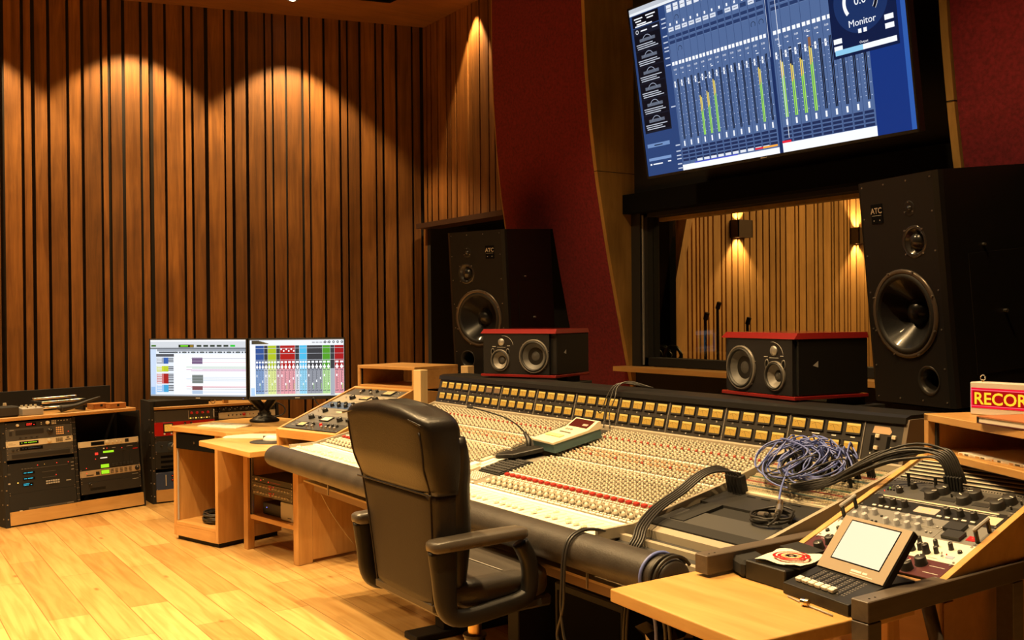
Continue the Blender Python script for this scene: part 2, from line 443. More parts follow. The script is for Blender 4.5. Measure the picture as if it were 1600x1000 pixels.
# curved fabric front: protrudes at the top, leans back towards the floor
PROF = [(0, 1.62), (.7, 1.55), (.98, 1.496), (1.43, 1.395), (1.75, 1.325), (2.03, 1.27), (2.33, 1.215), (2.63, 1.174), (3.0, 1.14), (3.4, 1.12), (4.2, 1.10), (4.78, 1.09)]
def yprof(z):
    for (a, b), (c, d) in zip(PROF, PROF[1:]):
        if a <= z <= c: return b + (d - b) * (z - a) / (c - a)
    return PROF[-1][1]
ZS = [i * .12 for i in range(40)]
def curved(x0f, x1f, z0, z1, m_, thick=.03):
    mb = MB(); zs = [z for z in ZS if z0 < z < z1]; zs = [z0] + zs + [z1]; vs = []; fs = []
    for z in zs:
        y = yprof(z)
        vs += [(x0f(z), y, z), (x1f(z), y, z), (x1f(z), y + thick, z), (x0f(z), y + thick, z)]
    for i in range(len(zs) - 1):
        a = i * 4; b = a + 4
        for k in range(4): fs.append((a + k, a + (k + 1) % 4, b + (k + 1) % 4, b + k))
    fs += [(0, 3, 2, 1), tuple(len(vs) - 4 + k for k in range(4))]
    mb.add(vs, fs, m_, False)
    return mb
xl = lambda z: -1.22 + .04 * max(0, z - 1.5) if z < 4 else -1.08
m = curved(xl, lambda z: -.10, 2.05, 4.78, REDF)
m2 = curved(lambda z: -.64, lambda z: -.10, .0, 2.05, REDF)
m.add(m2.v, m2.f, REDF)
struct(m.build('wall_front_panel_left'))
m = MB(); m.bx(-1.2, -.64, 1.9, 1.95, 0, 2.2, PITCHB); m.bx(-1.24, -.12, 1.5, 1.52, 2.06, 4.78, PITCHB); struct(m.build('wall_front_recess_left'))
edge = MB()
ez = [2.05 + i * .13 for i in range(22)]
edge.tube([(xl(z) - .008, yprof(z) + .012, z) for z in ez], .012, FINW, 6); struct(edge.build('trim_3'))
m = curved(lambda z: 2.335, lambda z: 4.8, 2.06, 4.78, REDF); struct(m.build('wall_front_panel_right'))
m = MB(); m.bx(2.33, 4.8, 1.95, 2.0, 0, 2.1, PITCHB); struct(m.build('wall_front_recess_right'))
m = MB(); m.bx(2.33, 4.8, 1.26, 2.0, 2.045, 2.06, PITCHB); struct(m.build('trim_8'))

def fin(x0, x1, name, z0=0):
    zs = [z for z in ZS if z0 < z < 4.75]; zs = [z0] + zs + [4.75]
    poly = [(yprof(z) - .015, z) for z in zs] + [(1.6, 4.75), (1.6, z0)]
    mb = MB(); mb.prism(poly, x0, x1, FINW, 'YZ')
    # a joint line between the upper and lower sheets
    mb.bx(x1 - .0005, x1 + .0008, yprof(2.36) - .016, 1.5, 2.358, 2.362, MATBLK)
    mb.bx(x0, x1 + .001, yprof(2.36) - .0165, yprof(2.36) - .014, 2.358, 2.362, MATBLK)
    return struct(mb.build(name))
fin(-.10, -.07, 'trim_4'); fin(2.295, 2.33, 'trim_5')
# black cloth recess around the screen, window wall
m = MB()
m.bx(-.07, 2.30, 1.50, 1.56, 2.10, 4.75, CLOTHB)
m.bx(-.07, 2.30, 1.50, 1.60, 0, 1.10, CLOTHB)
m.bx(-.07, 2.30, 1.40, 1.50, 2.10, 2.22, PITCHB)
m.bx(-.07, .012, 1.47, 1.60, 1.12, 2.12, DGREY)
m.bx(2.12, 2.30, 1.50, 1.60, 1.10, 2.12, CLOTHB)
WW = struct(m.build('wall_front_window_side'))
m = MB()
m.bx(.012, .05, 1.50, 1.60, 1.14, 2.10, MATBLK); m.bx(2.08, 2.12, 1.50, 1.60, 1.14, 2.10, MATBLK)
m.bx(.012, 2.12, 1.50, 1.60, 2.075, 2.11, MATBLK); m.bx(.012, 2.12, 1.50, 1.60, 1.14, 1.19, MATBLK)
m.bx(.010, .018, 1.488, 1.50, 1.145, 2.09, LGREY)
W1 = struct(m.build('window_1'))
m = MB(); m.bx(.05, 2.08, 1.545, 1.551, 1.19, 2.075, GLASS); m.build('glass_pane', W1)
m = MB(); m.bx(.02, 2.1, 1.60, 1.66, 2.055, 2.075, FINW); m.build('inner_trim', W1)
m = MB(); m.bx(-.13, 2.3, 1.36, 1.66, 1.105, 1.135, MAPLE); struct(m.build('trim_6'))

# ------------------------------------------------------------------ the studio beyond the glass
SG = [4.32, 4.38, 4.44, 4.49, 4.55, 4.61, 4.68, 4.8, 4.86, 4.95, 5.04, 5.13, 5.22, 5.32, 5.42, 5.52, 5.62, 5.69, 5.78, 5.93, 5.99, 6.11, 6.25, 6.31, 6.4, 6.54,
      6.59, 6.67, 6.76, 6.82, 6.87, 6.98, 7.04, 7.13, 7.2, 7.32, 7.4, 7.55, 7.62, 7.75, 7.9, 7.98, 8.1, 8.3, 8.4, 8.6, 8.8, 9.0]
m = MB(); m.bx(-2.7, -2.56, 2.3, 9.3, 0, 4.2, FELT); WS = struct(m.build('wall_studio_left'))
m = MB(); py = 4.0
for g in SG:
    m.bx(-2.56, -2.52, py, g - .011, .05, 4.1, SLATF); py = g + .011
m.build('slat_board', WS)
m = MB(); m.prism([(4.48, 4.0), (4.28, 2.4), (3.95, 1.1), (3.8, 0), (3.72, 0), (3.87, 1.1), (4.2, 2.4), (4.40, 4.0)], -2.52, -2.40, SLATF, 'YZ'); struct(m.build('trim_7'))
m = MB(); m.bx(-2.6, -2.54, 2.3, 4.0, 0, 4.1, mat('dark_reveal', (.022, .014, .009), .9)); struct(m.build('wall_studio_reveal'))  # plain dark stretch before the slatted boards begin
m = MB(); m.bx(-2.7, 5, 2.3, 9.4, -.05, 0, MATS['far_wall_brown']); struct(m.build('floor_studio'))
m = MB(); m.bx(-2.7, 5, 2.3, 9.4, 4.1, 4.15, MATS['far_wall_brown']); struct(m.build('ceiling_studio'))
m = MB(); m.bx(-2.7, 5, 9.3, 9.4, 0, 4.2, MATS['far_wall_brown']); struct(m.build('wall_studio_back'))
m = MB(); m.bx(4.9, 5, 1.66, 9.4, 0, 4.2, MATS['far_wall_brown']); struct(m.build('wall_studio_right'))
for i, (y, lab) in enumerate(((5.03, 'boxy brown up and down wall lamp in the studio, left one through the window'),
                              (6.98, 'boxy brown up and down wall lamp in the studio, right one by the black monitor'))):
    t = thing('wall_lamp', lab, 'wall lamp', loc=(-2.52, y, 2.335), group='studio wall lamps')
    m = MB()
    bm_ = mat('brown_lamp_metal', (.075, .042, .022), .5)
    m.bx(0, .12, -.105, -.095, -.09, .09, bm_); m.bx(0, .12, .095, .105, -.09, .09, bm_)
    m.bx(.11, .12, -.105, .105, -.09, .09, bm_); m.bx(0, .01, -.105, .105, -.09, .09, bm_)
    m.build('housing', t)
    m = MB(); m.cyl((.06, 0, -.02), (.06, 0, .02), .035, emis('lamp_glow', (1, .7, .35), 6)); m.build('bulb', t)
    spot('studio_lamp_down_light', (-2.46, y, 2.31), 60, 84, .5, radius=.02, color=(1, .64, .26))
    spot('studio_lamp_up_light', (-2.46, y, 2.36), 60, 84, .5, target=(-2.46, y, 5), radius=.02, color=(1, .64, .26))
l = bpy.data.lights.new('studio_fill_light', 'AREA'); l.energy = 190; l.color = (1, .62, .22); l.size = 2.2  # added area fill that brightens the room beyond the glass
o = bpy.data.objects.new('studio_fill_light', l); COL.objects.link(o); o.location = (.6, 6.2, 4.0)

# ================================================================== BIG MONITORS
def ring_driver(mb, c, ax, r, cone, ring=RING, dome=CONE, deep=.05, capr=.3):
    c = Vector(c); d = Vector(ax)
    mb.lathe([(r * 1.0, -.001), (r * 1.0, .006), (r * .93, .010), (r * .90, .006)], c, d, ring, 40)
    mb.lathe([(r * .90, .006), (r * .86, .012), (r * .80, .011), (r * .77, .002)], c, d, RUB, 40)
    mb.lathe([(r * .77, .002), (r * .55, -deep * .5), (r * capr, -deep)], c, d, cone, 40)
    mb.lathe([(r * capr, -deep), (r * capr * .85, -deep * .72), (r * capr * .45, -deep * .5), (0, -deep * .42)], c, d, dome, 32)

def holed_front(mb, w, h, y, holes, m, n=40):
    """front plate w x h (x centred, z from 0) facing -y with round or oval holes, as a fan of strips"""
    xs = sorted(set([-w / 2, w / 2] + [round(cx + s * r * 1.0, 5) for cx, cz, r, *_ in holes for s in (-1, 1)]))
    zs = sorted(set([0, h] + [round(cz + s * r, 5) for cx, cz, r, *_ in holes for s in (-1, 1)]))
    for i in range(len(xs) - 1):
        for j in range(len(zs) - 1):
            ax, bx_, az, bz = xs[i], xs[i + 1], zs[j], zs[j + 1]
            mx_, mz = (ax + bx_) / 2, (az + bz) / 2
            if any(abs(mx_ - cx) < r and abs(mz - cz) < r for cx, cz, r, *_ in holes): continue
            mb.add([(ax, y, az), (bx_, y, az), (bx_, y, bz), (ax, y, bz)], [(0, 1, 2, 3)], m)
    for cx, cz, r, *_ in holes:
        vs = []; fs = []
        for k in range(n):
            t = 2 * PI * k / n; c, s_ = math.cos(t), math.sin(t); q = r / max(abs(c), abs(s_))
            vs += [(cx + c * q, y, cz + s_ * q), (cx + c * r, y, cz + s_ * r)]
        for k in range(n):
            a = 2 * k; b = 2 * ((k + 1) % n); fs.append((a, a + 1, b + 1, b))
        mb.add(vs, fs, m)

def studio_monitor(label, loc, rz, tilt, s, W=.47, H=.935, D=.5):
    """three-way main monitor; s=+1 puts the small drivers to the right of its front"""
    M = Matrix.Translation(Vector(loc)) @ Matrix.Rotation(rz, 4, 'Z') @ Matrix.Rotation(tilt, 4, 'X')
    t = thing('studio_monitor', label, 'speaker', M, group='main monitors')
    cab = MB()
    r = .028
    poly = [(-W / 2, r), (-W / 2 + .006, .010), (-W / 2 + r, 0), (W / 2 - r, 0), (W / 2 - .006, .010), (W / 2, r), (W / 2, D), (-W / 2, D)]
    # open-fronted shell: sides, top, bottom, back
    n = len(poly)
    vs = [(a, b, 0) for a, b in poly] + [(a, b, H) for a, b in poly]
    fs = [(i, (i + 1) % n, n + (i + 1) % n, n + i) for i in range(n) if i != 2] + [tuple(reversed(range(n))), tuple(range(n, 2 * n))]
    cab.add(vs, fs, BLACK); cab.build('cabinet', t)
    wx, wz, wr = 0, .375, .172
    mx_, mz = s * .085, .665; px_, pz = s * .105, .105
    fr = MB(); holed_front(fr, W - 2 * r, H, 0, [(wx, wz, wr), (mx_, mz, .052), (px_, pz, .055), (s * .07, .80, .014)], BAFFLE)
    ledx = W / 2 - r
    fr.build('baffle', t)
    d = MB(); ring_driver(d, (wx, 0, wz), (0, -1, 0), wr + .012, CONEB, mat('woofer_ring', (.14, .11, .085), .3, .4), CONEB, .075, .30)
    for k in range(8):
        a = PI / 8 + k * PI / 4; d.cyl((wx + .181 * math.cos(a), -.004, wz + .181 * math.sin(a)), (wx + .181 * math.cos(a), -.013, wz + .181 * math.sin(a)), .004, STEEL, n=6)
    d.build('woofer', t)
    d = MB(); d.lathe([(.066, 0), (.062, .003), (.050, -.002), (.040, -.016), (.036, -.018)], (mx_, 0, mz), (0, -1, 0), mat('waveguide', (.035, .032, .030), .25, coat=.5), 36)
    d.lathe([(.036, -.018), (.031, -.004), (.018, .006), (0, .010)], (mx_, 0, mz), (0, -1, 0), CONEB, 28)
    for k in range(4):
        a = PI / 4 + k * PI / 2; d.cyl((mx_ + .068 * math.cos(a), 0, mz + .068 * math.sin(a)), (mx_ + .068 * math.cos(a), -.004, mz + .068 * math.sin(a)), .004, STEEL, n=6)
    d.build('midrange_dome', t)
    d = MB(); d.lathe([(.032, 0), (.030, .002), (.014, -.002)], (s * .07, 0, .80), (0, -1, 0), BAFFLE, 24)
    d.lathe([(.014, -.002), (.012, .004), (0, .008)], (s * .07, 0, .80), (0, -1, 0), CONEB, 20)
    for k in range(3):
        a = PI / 2 + k * 2 * PI / 3; d.cyl((s * .07 + .026 * math.cos(a), 0, .80 + .026 * math.sin(a)), (s * .07 + .026 * math.cos(a), -.004, .80 + .026 * math.sin(a)), .0035, STEEL, n=6)
    d.build('tweeter', t)
    d = MB(); d.lathe([(.060, .001), (.057, .004), (.046, -.006), (.040, -.06), (.040, -.15)], (px_, 0, pz), (0, -1, 0), mat('port_plastic', (.03, .027, .024), .3, coat=.4), 32)
    d.lathe([(.040, -.15), (0, -.151)], (px_, 0, pz), (0, -1, 0), PITCHB, 32); d.build('bass_port', t)
    b = MB(Matrix.Translation((-s * .115, -.0035, .80)) @ Matrix.Rotation(PI / 2, 4, 'X'))
    b.chbox(-.034, .034, -.045, .037, -.003, 0, PITCHB, .001)
    b.text('ATC', 0, -.002, .001, .034, mat('logo_silver', (.75, .68, .55), .35, .6), align='CENTER', bold=True)
    b.rect(-.028, -.012, .028, -.010, .001, LGREY); b.rect(-.02, -.034, -.015, -.029, .001, LGREY); b.rect(.015, -.034, .020, -.029, .001, LGREY)
    b.build('badge', t)
    sc = MB()
    for k in range(4):
        x = -ledx + .012 + k * (2 * ledx - .024) / 3
        for z in (.022, H - .022): sc.cyl((x, 0, z), (x, -.003, z), .0035, STEEL, n=6)
    for k in range(1, 6):
        for x in (-ledx + .012, ledx - .012): sc.cyl((x, 0, k * H / 6), (x, -.003, k * H / 6), .0035, STEEL, n=6)
    sc.build('baffle_screws', t)
    sd = MB()   # side amplifier plate outline with a bright fixing
    sd.bx(W / 2, W / 2 + .003, .12, D - .03, .12, .60, BLACK, .001); sd.cyl((W / 2, .2, .63), (W / 2 + .012, .2, .63), .006, STEEL, n=8)
    sd.cyl((W / 2 + .003, .28, .36), (W / 2 + .02, .28, .36), .007, STEEL, n=8)
    sd.build('side_plate', t)
    return t
studio_monitor('tall black monitor speaker in the dark niche behind the left end of the console', (-.685, .72, 1.075), math.radians(20.6), 0, -1, D=.53).matrix_world @= Matrix.Rotation(math.radians(3.8), 4, 'X')
studio_monitor('tall black monitor speaker at the right of the glass, near the lit red sign', (2.300, .935, 1.085), math.radians(-13.8), 0, 1, D=.46).matrix_world @= Matrix.Rotation(math.radians(5.3), 4, 'X')
for loc, rz, h, lab in (((-.66, .83, 0), 20.6, 1.07, 'black plinth under the left tall monitor speaker'), ((2.345, 1.05, 0), -13.8, 1.075, 'black plinth under the right tall monitor speaker')):
    m = MB(); m.bx(-.22, .22, -.05, .30, 0, .04, MATBLK, .004); m.bx(-.16, .16, 0, .26, .04, h - .03, MATBLK, .004); m.bx(-.22, .22, -.05, .30, h - .03, h, MATBLK, .004)
    o = m.build('speaker_plinth'); o.location = loc; o.rotation_euler[2] = math.radians(rz); tag(o, lab, 'stand')

def nearfield(label, loc, rz, s, W=.44, H=.245, D=.36, group='near-field monitors'):
    """horizontal near-field with lacquered red top and bottom; s=-1 puts the woofer at the left"""
    t = thing('nearfield_monitor', label, 'speaker', loc=loc, rz=rz, group=group)
    b = MB(); b.bx(-W / 2 + .004, W / 2 - .004, .02, D, .016, H - .022, BLACK, .003); b.build('cabinet', t)
    b = MB(); b.prism([(-W / 2, 0), (W / 2, 0), (W / 2, D), (-W / 2, D)], 0, .014, REDL)
    b.build('bottom_panel', t, bevel=.003)
    b = MB()
    z1 = H - .022; c = .022
    b.add([(-W / 2, 0, z1), (W / 2, 0, z1), (W / 2, D, z1), (-W / 2, D, z1), (-W / 2 + .006, c, H), (W / 2 - .006, c, H), (W / 2 - .006, D, H), (-W / 2 + .006, D, H)],
          [(0, 3, 2, 1), (4, 5, 6, 7), (0, 1, 5, 4), (1, 2, 6, 5), (2, 3, 7, 6), (3, 0, 4, 7)], REDL)
    b.build('top_panel', t)
    wx = s * .095 * W / .44; wz = .108; hx = -s * .105; hz = .085; tx = -s * .098; tz = .178
    f = MB(); f.M = Matrix.Translation((-s * .012, .004, .016))
    holed_front(f, W - .055, H - .038, 0, [(wx + s * .012, wz - .016, .078), (hx + s * .012, hz - .016, .050)], BAFFLE)
    for q in (-1, 1): f.bx(q * (W / 2 - .03) - .0005, q * (W / 2 - .03) + .0005, 0, .03, 0, H - .038, BAFFLE)
    f.build('baffle', t)
    f = MB(); ring_driver(f, (wx, .004, wz), (0, -1, 0), .086, CONE, mat('basket_grey', (.16, .145, .125), .35, .3), mat('dust_cap', (.05, .047, .044), .45), .026, .42)
    for k in range(6):
        a = k * PI / 3 + .3; f.cyl((wx + .088 * math.cos(a), .004, wz + .088 * math.sin(a)), (wx + .088 * math.cos(a), .001, wz + .088 * math.sin(a)), .002, STEEL, n=6)
    f.build('woofer', t)
    f = MB(); ring_driver(f, (hx, .004, hz), (0, -1, 0), .056, mat('mid_cone', (.22, .20, .175), .45), MATS['basket_grey'], MATS['dust_cap'], .018, .36); f.build('midrange_driver', t)
    f = MB(); f.lathe([(.019, -.001), (.019, .003), (.016, .006), (0, .008)], (tx, .004, tz), (0, -1, 0), MESHG, 20)
    ar = [(tx + s * .01 + .062 * math.cos(a), .003, tz - .022 + .055 * math.sin(a)) for a in [math.radians(d) for d in range(8, 100, 8)]]
    f.tube(ar, .0009, LGREY, 4); f.rect(0, 0, 0, 0, 0, LGREY)
    f.bx(tx - .025, tx + .025, .0025, .004, tz - .027, tz - .025, LGREY); f.bx(tx - .055, tx - .035, .0025, .004, tz - .024, tz - .021, LGREY)
    f.bx(tx + .036, tx + .052, .0025, .004, tz - .020, tz - .017, LGREY)
    f.build('tweeter', t)
    f = MB()
    for q in (-1, 1):
        vs = []
        f.M = Matrix.Translation((hx + q * .046, .003, .128)) @ Matrix.Diagonal((.52, 1, 1, 1))
        f.lathe([(.019, -.001), (.018, .003), (.013, -.002), (.013, -.001)], (0, 0, 0), (0, -1, 0), MATS['basket_grey'], 20)
        f.lathe([(.0135, .002), (0, .0021)], (0, 0, 0), (0, -1, 0), PITCHB, 20, False)
    f.build('vents', t)
    f = MB()
    f.add([(W / 2 - .0035, .09, .125), (W / 2 - .0035, .115, .118), (W / 2 - .0035, .115, .142)], [(0, 1, 2)], LGREY); f.build('side_emblem', t)
    return t
nearfield('small horizontal black and red speaker in front of the left tall monitor', (.585, .137, 1.15), math.radians(24), 1, W=.45)
nearfield('small horizontal black and red speaker in front of the studio glass', (2.155, .168, 1.148), math.radians(-8.3), -1, W=.425)
for (x, y, rz, lab) in ((.56, .25, 24, 'wooden stand carrying the left small speaker'), (2.19, .34, -8.3, 'wooden stand carrying the right small speaker')):
    t = thing('speaker_stand', lab, 'stand', loc=(x, y, 0), rz=math.radians(rz))
    for px_ in (-.185, .185):
        m = MB(); m.bx(px_ - .018, px_ + .018, .06, .11, 0, 1.10, MAPLEZ, .002); m.build('post', t)
    m = MB(); m.bx(-.21, .21, .055, .26, 1.10, 1.118, MATBLK, .002); m.build('shelf', t)
    for q in (-.14, .14):
        m = MB(); m.bx(q - .03, q + .03, .06, .2, 1.118, 1.147, RUB, .003); m.build('foam_pad', t)
    m = MB(); m.bx(-.167, .167, .07, .10, .2, .26, MAPLE, .002); m.build('crossbar', t)

# ================================================================== THE BIG SCREEN
SCOL = {}
def sc_(r, g, b, s=1.0):
    k = (r, g, b)
    if k not in SCOL:
        lin = lambda c: ((c / 255 + .055) / 1.055) ** 2.4 if c > 10 else c / 255 / 12.92
        SCOL[k] = emis('screen_%d_%d_%d' % k, (lin(r), lin(g), lin(b)), s)
    return SCOL[k]
class Canvas:
    """flat picture on a lit panel: u to the right, v down, both 0..1"""
    def __init__(s, W, H, z=0):
        s.mb = MB(); s.W = W; s.H = H; s.z = z
    def r(s, u0, v0, u1, v1, col, lay=1):
        s.mb.rect(u0 * s.W, (1 - v1) * s.H, u1 * s.W, (1 - v0) * s.H, s.z + lay * .00025, sc_(*col))
    def t(s, txt, u, v, h, col, lay=6, align='LEFT', bold=False, sx=1.0):
        s.mb.text(txt, u * s.W, (1 - v) * s.H, s.z + lay * .00025, h * s.H, sc_(*col), align=align, bold=bold, sx=sx)
    def arc(s, u, v, r, w_, a0, a1, col, lay=5, n=30):
        vs = []; fs = []
        for k in range(n + 1):
            a = math.radians(a0 + (a1 - a0) * k / n); c, q = math.cos(a), math.sin(a)
            for rr in (r, r - w_): vs.append((u * s.W + c * rr * s.H, (1 - v) * s.H + q * rr * s.H, s.z + lay * .00025))
        for k in range(n): fs.append((2 * k, 2 * k + 2, 2 * k + 3, 2 * k + 1))
        s.mb.add(vs, fs, sc_(*col))
tvW, tvH = 1.672, .925
up = Vector((0, -.150, .9887)).normalized(); X = Vector((1, .004, 0)).normalized(); Zn = X.cross(up)
TM = Matrix(((X.x, up.x, Zn.x, .63), (X.y, up.y, Zn.y, .990), (X.z, up.z, Zn.z, 2.212), (0, 0, 0, 1)))
tv = thing('wall_television', 'huge tilted flat screen showing blue mixer meters above the studio window', 'television', TM)
m = MB(); m.bx(0, tvW, 0, tvH, -.045, -.002, BLACK, .004); m.bx(.35, 1.3, .2, .7, -.09, -.045, BLACK, .01); m.build('housing', tv)
m = MB()
for a in ((0, tvW, 0, .013), (0, tvW, tvH - .01, tvH)): m.bx(a[0], a[1], a[2], a[3], -.002, .003, BLACK)
m.bx(0, .009, 0, tvH, -.002, .003, BLACK); m.bx(tvW - .009, tvW, 0, tvH, -.002, .003, BLACK)
m.rect(tvW / 2 - .02, .004, tvW / 2 + .02, .008, .0032, LGREY); m.build('bezel', tv)
m = MB(); m.bx(.5, .56, .3, .6, -.52, -.09, MATBLK); m.bx(1.1, 1.16, .3, .6, -.52, -.09, MATBLK); m.build('wall_bracket', tv)
c = Canvas(tvW - .018, tvH - .023)
DB = (42, 66, 116); MBL = (80, 104, 150); LB = (92, 118, 160); WT = (245, 248, 255); NV_ = (14, 24, 52); BK = (8, 10, 20)
c.r(0, 0, 1, 1, DB, 0); c.r(0, 0, 1, .025, (190, 195, 205), 1); c.r(0, .025, .6, .04, (230, 235, 240), 1)
c.r(.885, .0, 1, 1, (20, 50, 122), 1); c.r(.985, .1, 1, 1, (46, 90, 170), 2)
c.r(.01, .045, .135, .115, BK, 1); c.r(.01, .12, .135, .745, (22, 26, 40), 1)
for i in range(6):
    v = .175 + i * .096
    c.r(.012, v - .012, .132, v + .078, (12, 14, 24), 2)
    c.arc(.07, v + .035, .042, .004, 20, 160, (150, 160, 180), 3); c.r(.035, v + .012, .108, v + .030, (96, 104, 120), 3)
    for q in range(3):
        c.r(.018 + .002 * q, v + .042 + q * .012, .095 + .012 * ((i + q) % 3), v + .047 + q * .012, (190, 196, 210), 4)
for u, v, l in ((.02, .062, .04), (.025, .078, .028), (.075, .058, .045), (.08, .074, .03), (.03, .095, .045), (.022, .106, .08), (.045, .138, .03), (.10, .136, .025)): c.r(u, v, u + l, v + .007, WT, 3)
c.arc(.028, .142, .012, .003, 0, 360, WT)
c.r(.012, .81, .118, .832, (110, 140, 190), 2); c.r(.012, .895, .118, .912, (120, 150, 200), 2); c.r(.045, .819, .085, .825, NV_, 3); c.r(.03, .930, .075, .937, WT, 3); c.r(.10, .926, .115, .933, WT, 3); c.r(.016, .928, .024, .938, WT, 3)
for i, v in enumerate((.115, .14, .165, .215, .25, .28, .30, .34, .38, .62, .845, .88, .905, .925, .955, .98)):
    c.r(.143, v, .163, v + .007, (190, 200, 220), 2)
c.r(.165, .045, .560, .985, MBL, 1); c.r(.573, .045, .885, .985, MBL, 1)
def strips(u0, u1, n, meters, seed):
    rn = random.Random(seed); du = (u1 - u0) / n
    for i in range(n):
        u = u0 + i * du
        c.r(u, .05, u + .0012, .985, (44, 64, 108), 2)
        c.r(u + .15 * du, .052, u + .85 * du, .092, (225, 230, 240), 3); c.r(u + .2 * du, .07, u + .8 * du, .073, (60, 70, 100), 4)
        c.r(u + .35 * du, .155, u + .55 * du, .17, WT, 3)
        c.r(u + .12 * du, .18, u + .88 * du, .203, (215, 222, 236) if rn.random() < .8 else (40, 60, 104), 3)
        c.r(u + .22 * du, .19, u + .75 * du, .193, (50, 60, 90), 4)
        for v in (.225, .255): c.r(u + .08 * du, v, u + .92 * du, v + .020, (38, 56, 100), 3); c.r(u + .08 * du, v + .018, u + .92 * du, v + .021, (96, 120, 164), 4)
        c.r(u + .08 * du, .375, u + .42 * du, .395, WT, 3); c.r(u + .55 * du, .375, u + .88 * du, .395, WT, 3)
        c.t('0.00', u + .22 * du, .425, .014, WT, 3); c.r(u + .42 * du, .445, u + .58 * du, .449, WT, 3)
        lvl = meters.get(i)
        c.r(u + .08 * du, .485, u + .27 * du, .52, WT, 4); c.r(u + .13 * du, .498, u + .22 * du, .504, (80, 90, 120), 5)
        c.r(u + .52 * du, .475, u + .62 * du, .822, (10, 12, 26), 3); c.r(u + .66 * du, .475, u + .76 * du, .822, (10, 12, 26), 3)
        if lvl:
            c.r(u + .50 * du, lvl, u + .61 * du, .822, (150, 222, 70), 4); c.r(u + .67 * du, lvl + .01, u + .78 * du, .822, (170, 232, 90), 4)
            c.r(u + .50 * du, lvl, u + .61 * du, lvl + .09, (236, 200, 80), 5); c.r(u + .67 * du, lvl + .01, u + .78 * du, lvl + .08, (236, 214, 100), 5)
            c.r(u + .50 * du, lvl - .045, u + .78 * du, lvl, (140, 96, 66), 5) if lvl < .53 else None
            c.r(u + .48 * du, lvl - .075, u + .8 * du, lvl - .071, WT, 6)
        for q in range(16):
            v = .50 + q * .02; c.r(u + .33 * du, v, u + .42 * du, v + .003, (190, 205, 235), 3)
            if q % 3 == 0: c.r(u + .86 * du, v, u + .95 * du, v + .004, (190, 205, 235), 3)
        c.r(u + .48 * du, .832, u + .66 * du, .862, WT, 4)
        for q in range(4): c.r(u + .08 * du, .872 + q * .021, u + .92 * du, .872 + q * .021 + .014, (30, 44, 84), 3)
        if 1 < i < 12 and n > 10: c.r(u + .12 * du, .946, u + .88 * du, .960, (225, 230, 240), 4)
strips(.168, .558, 13, {3: .60, 4: .585, 5: .53, 11: .535}, 3)
strips(.578, .883, 9, {0: .53, 1: .56, 2: .545, 3: .50}, 5)
for i, v in ((1, .135), (1, .31), (11, .31), (12, .31)):
    c.arc(.168 + (i + .5) * .03, v, .016, .003, -40, 220, (20, 26, 50))
c.r(.165, .968, .560, 1.0, WT, 4); c.r(.573, .952, .885, 1.0, WT, 4); c.r(.22, .962, .40, .969, (70, 80, 200), 5); c.r(.47, .950, .50, .960, (220, 40, 60), 6); c.r(.50, .950, .555, .960, (250, 170, 60), 6); c.r(.573, .940, .605, .952, (230, 40, 60), 6)
c.r(.28, .030, .40, .04, (60, 70, 190), 2)
c.r(.561, .045, .572, 1, (24, 44, 92), 3)
c.r(.598, .04, .5995, .93, WT, 7); c.r(.563, .04, .5645, .5, (200, 210, 230), 7)
# monitor dialog with the round volume dial
c.r(.775, .05, .975, .60, (14, 28, 66), 8)
c.mb.lathe([(0, .0021), (.150 * c.H, .0021)], (.872 * c.W, .645 * c.H, 0), (0, 0, 1), sc_(26, 48, 96), 48, False)
c.arc(.872, .355, .098, .018, 215, 60, WT, 10); c.arc(.872, .355, .098, .018, 55, -35, (10, 14, 30), 10)
c.arc(.872, .355, .098, .002, 55, -35, WT, 11); c.arc(.872, .355, .080, .002, 55, -35, WT, 11)
c.t('0.0', .872, .372, .056, WT, 11, 'CENTER'); c.t('Monitor', .872, .468, .046, WT, 11, 'CENTER')
for u, v in ((.792, .505), (.792, .54), (.950, .455), (.950, .495)): c.r(u - .012, v, u + .014, v + .024, WT, 10)
for u in (.858, .874): c.r(u, .485, u + .010, .505, WT, 10)
c.t('Output', .872, .553, .016, WT, 11, 'CENTER'); c.r(.782, .560, .968, .585, WT, 10); c.r(.782, .560, .868, .585, (140, 200, 235), 11)
o = c.mb.build('screen', tv); o.location = (.009, .013, -.0015)

# ================================================================== THE MIXING CONSOLE
SURF = [(0.03, .984), (0, .978), (-.331, .891), (-.71, .812), (-.86, .806)]
def sz(y):
    for (a, b), (c_, d) in zip(SURF, SURF[1:]):
        if c_ <= y <= a: return b + (d - b) * (y - a) / (c_ - a)
    return SURF[-1][1]
con = thing('mixing_console', 'huge beige mixing console with rows of knobs and amber meters across its bridge', 'mixing console', loc=(1.44, 0, 0))
con_off = Matrix.Translation((-1.44, 0, 0))
def CM(): return MB(con_off.copy())
m = CM()
m.prism([(0, .972), (-.331, .885), (-.71, .806), (-.845, .800), (-.845, .735), (-.62, .705), (.16, .705), (.16, .972)], -.03, 2.44, BEIGE, 'YZ')
m.prism([(0, .95), (-.29, .86), (-.72, .79), (-.80, .775), (-.80, .735), (-.62, .705), (.16, .705), (.16, .95)], 2.44, 2.90, CHAR, 'YZ')
for x0 in (-.035, 2.438, 2.90):
    if x0 < 2.9:
        m.prism([(0, .992), (-.331, .904), (-.71, .824), (-.845, .821), (-.845, .79), (-.71, .79), (0, .93)], x0, x0 + .014, BEIGE, 'YZ')
    else:
        m.prism([(.0, .992), (-.046, .982), (-.70, .828), (-.70, .74), (0, .74)], x0, x0 + .014, BEIGE, 'YZ')
m.bx(-.035, -.028, -.5, .16, .6, .85, BEIGE)
m.build('body', con)
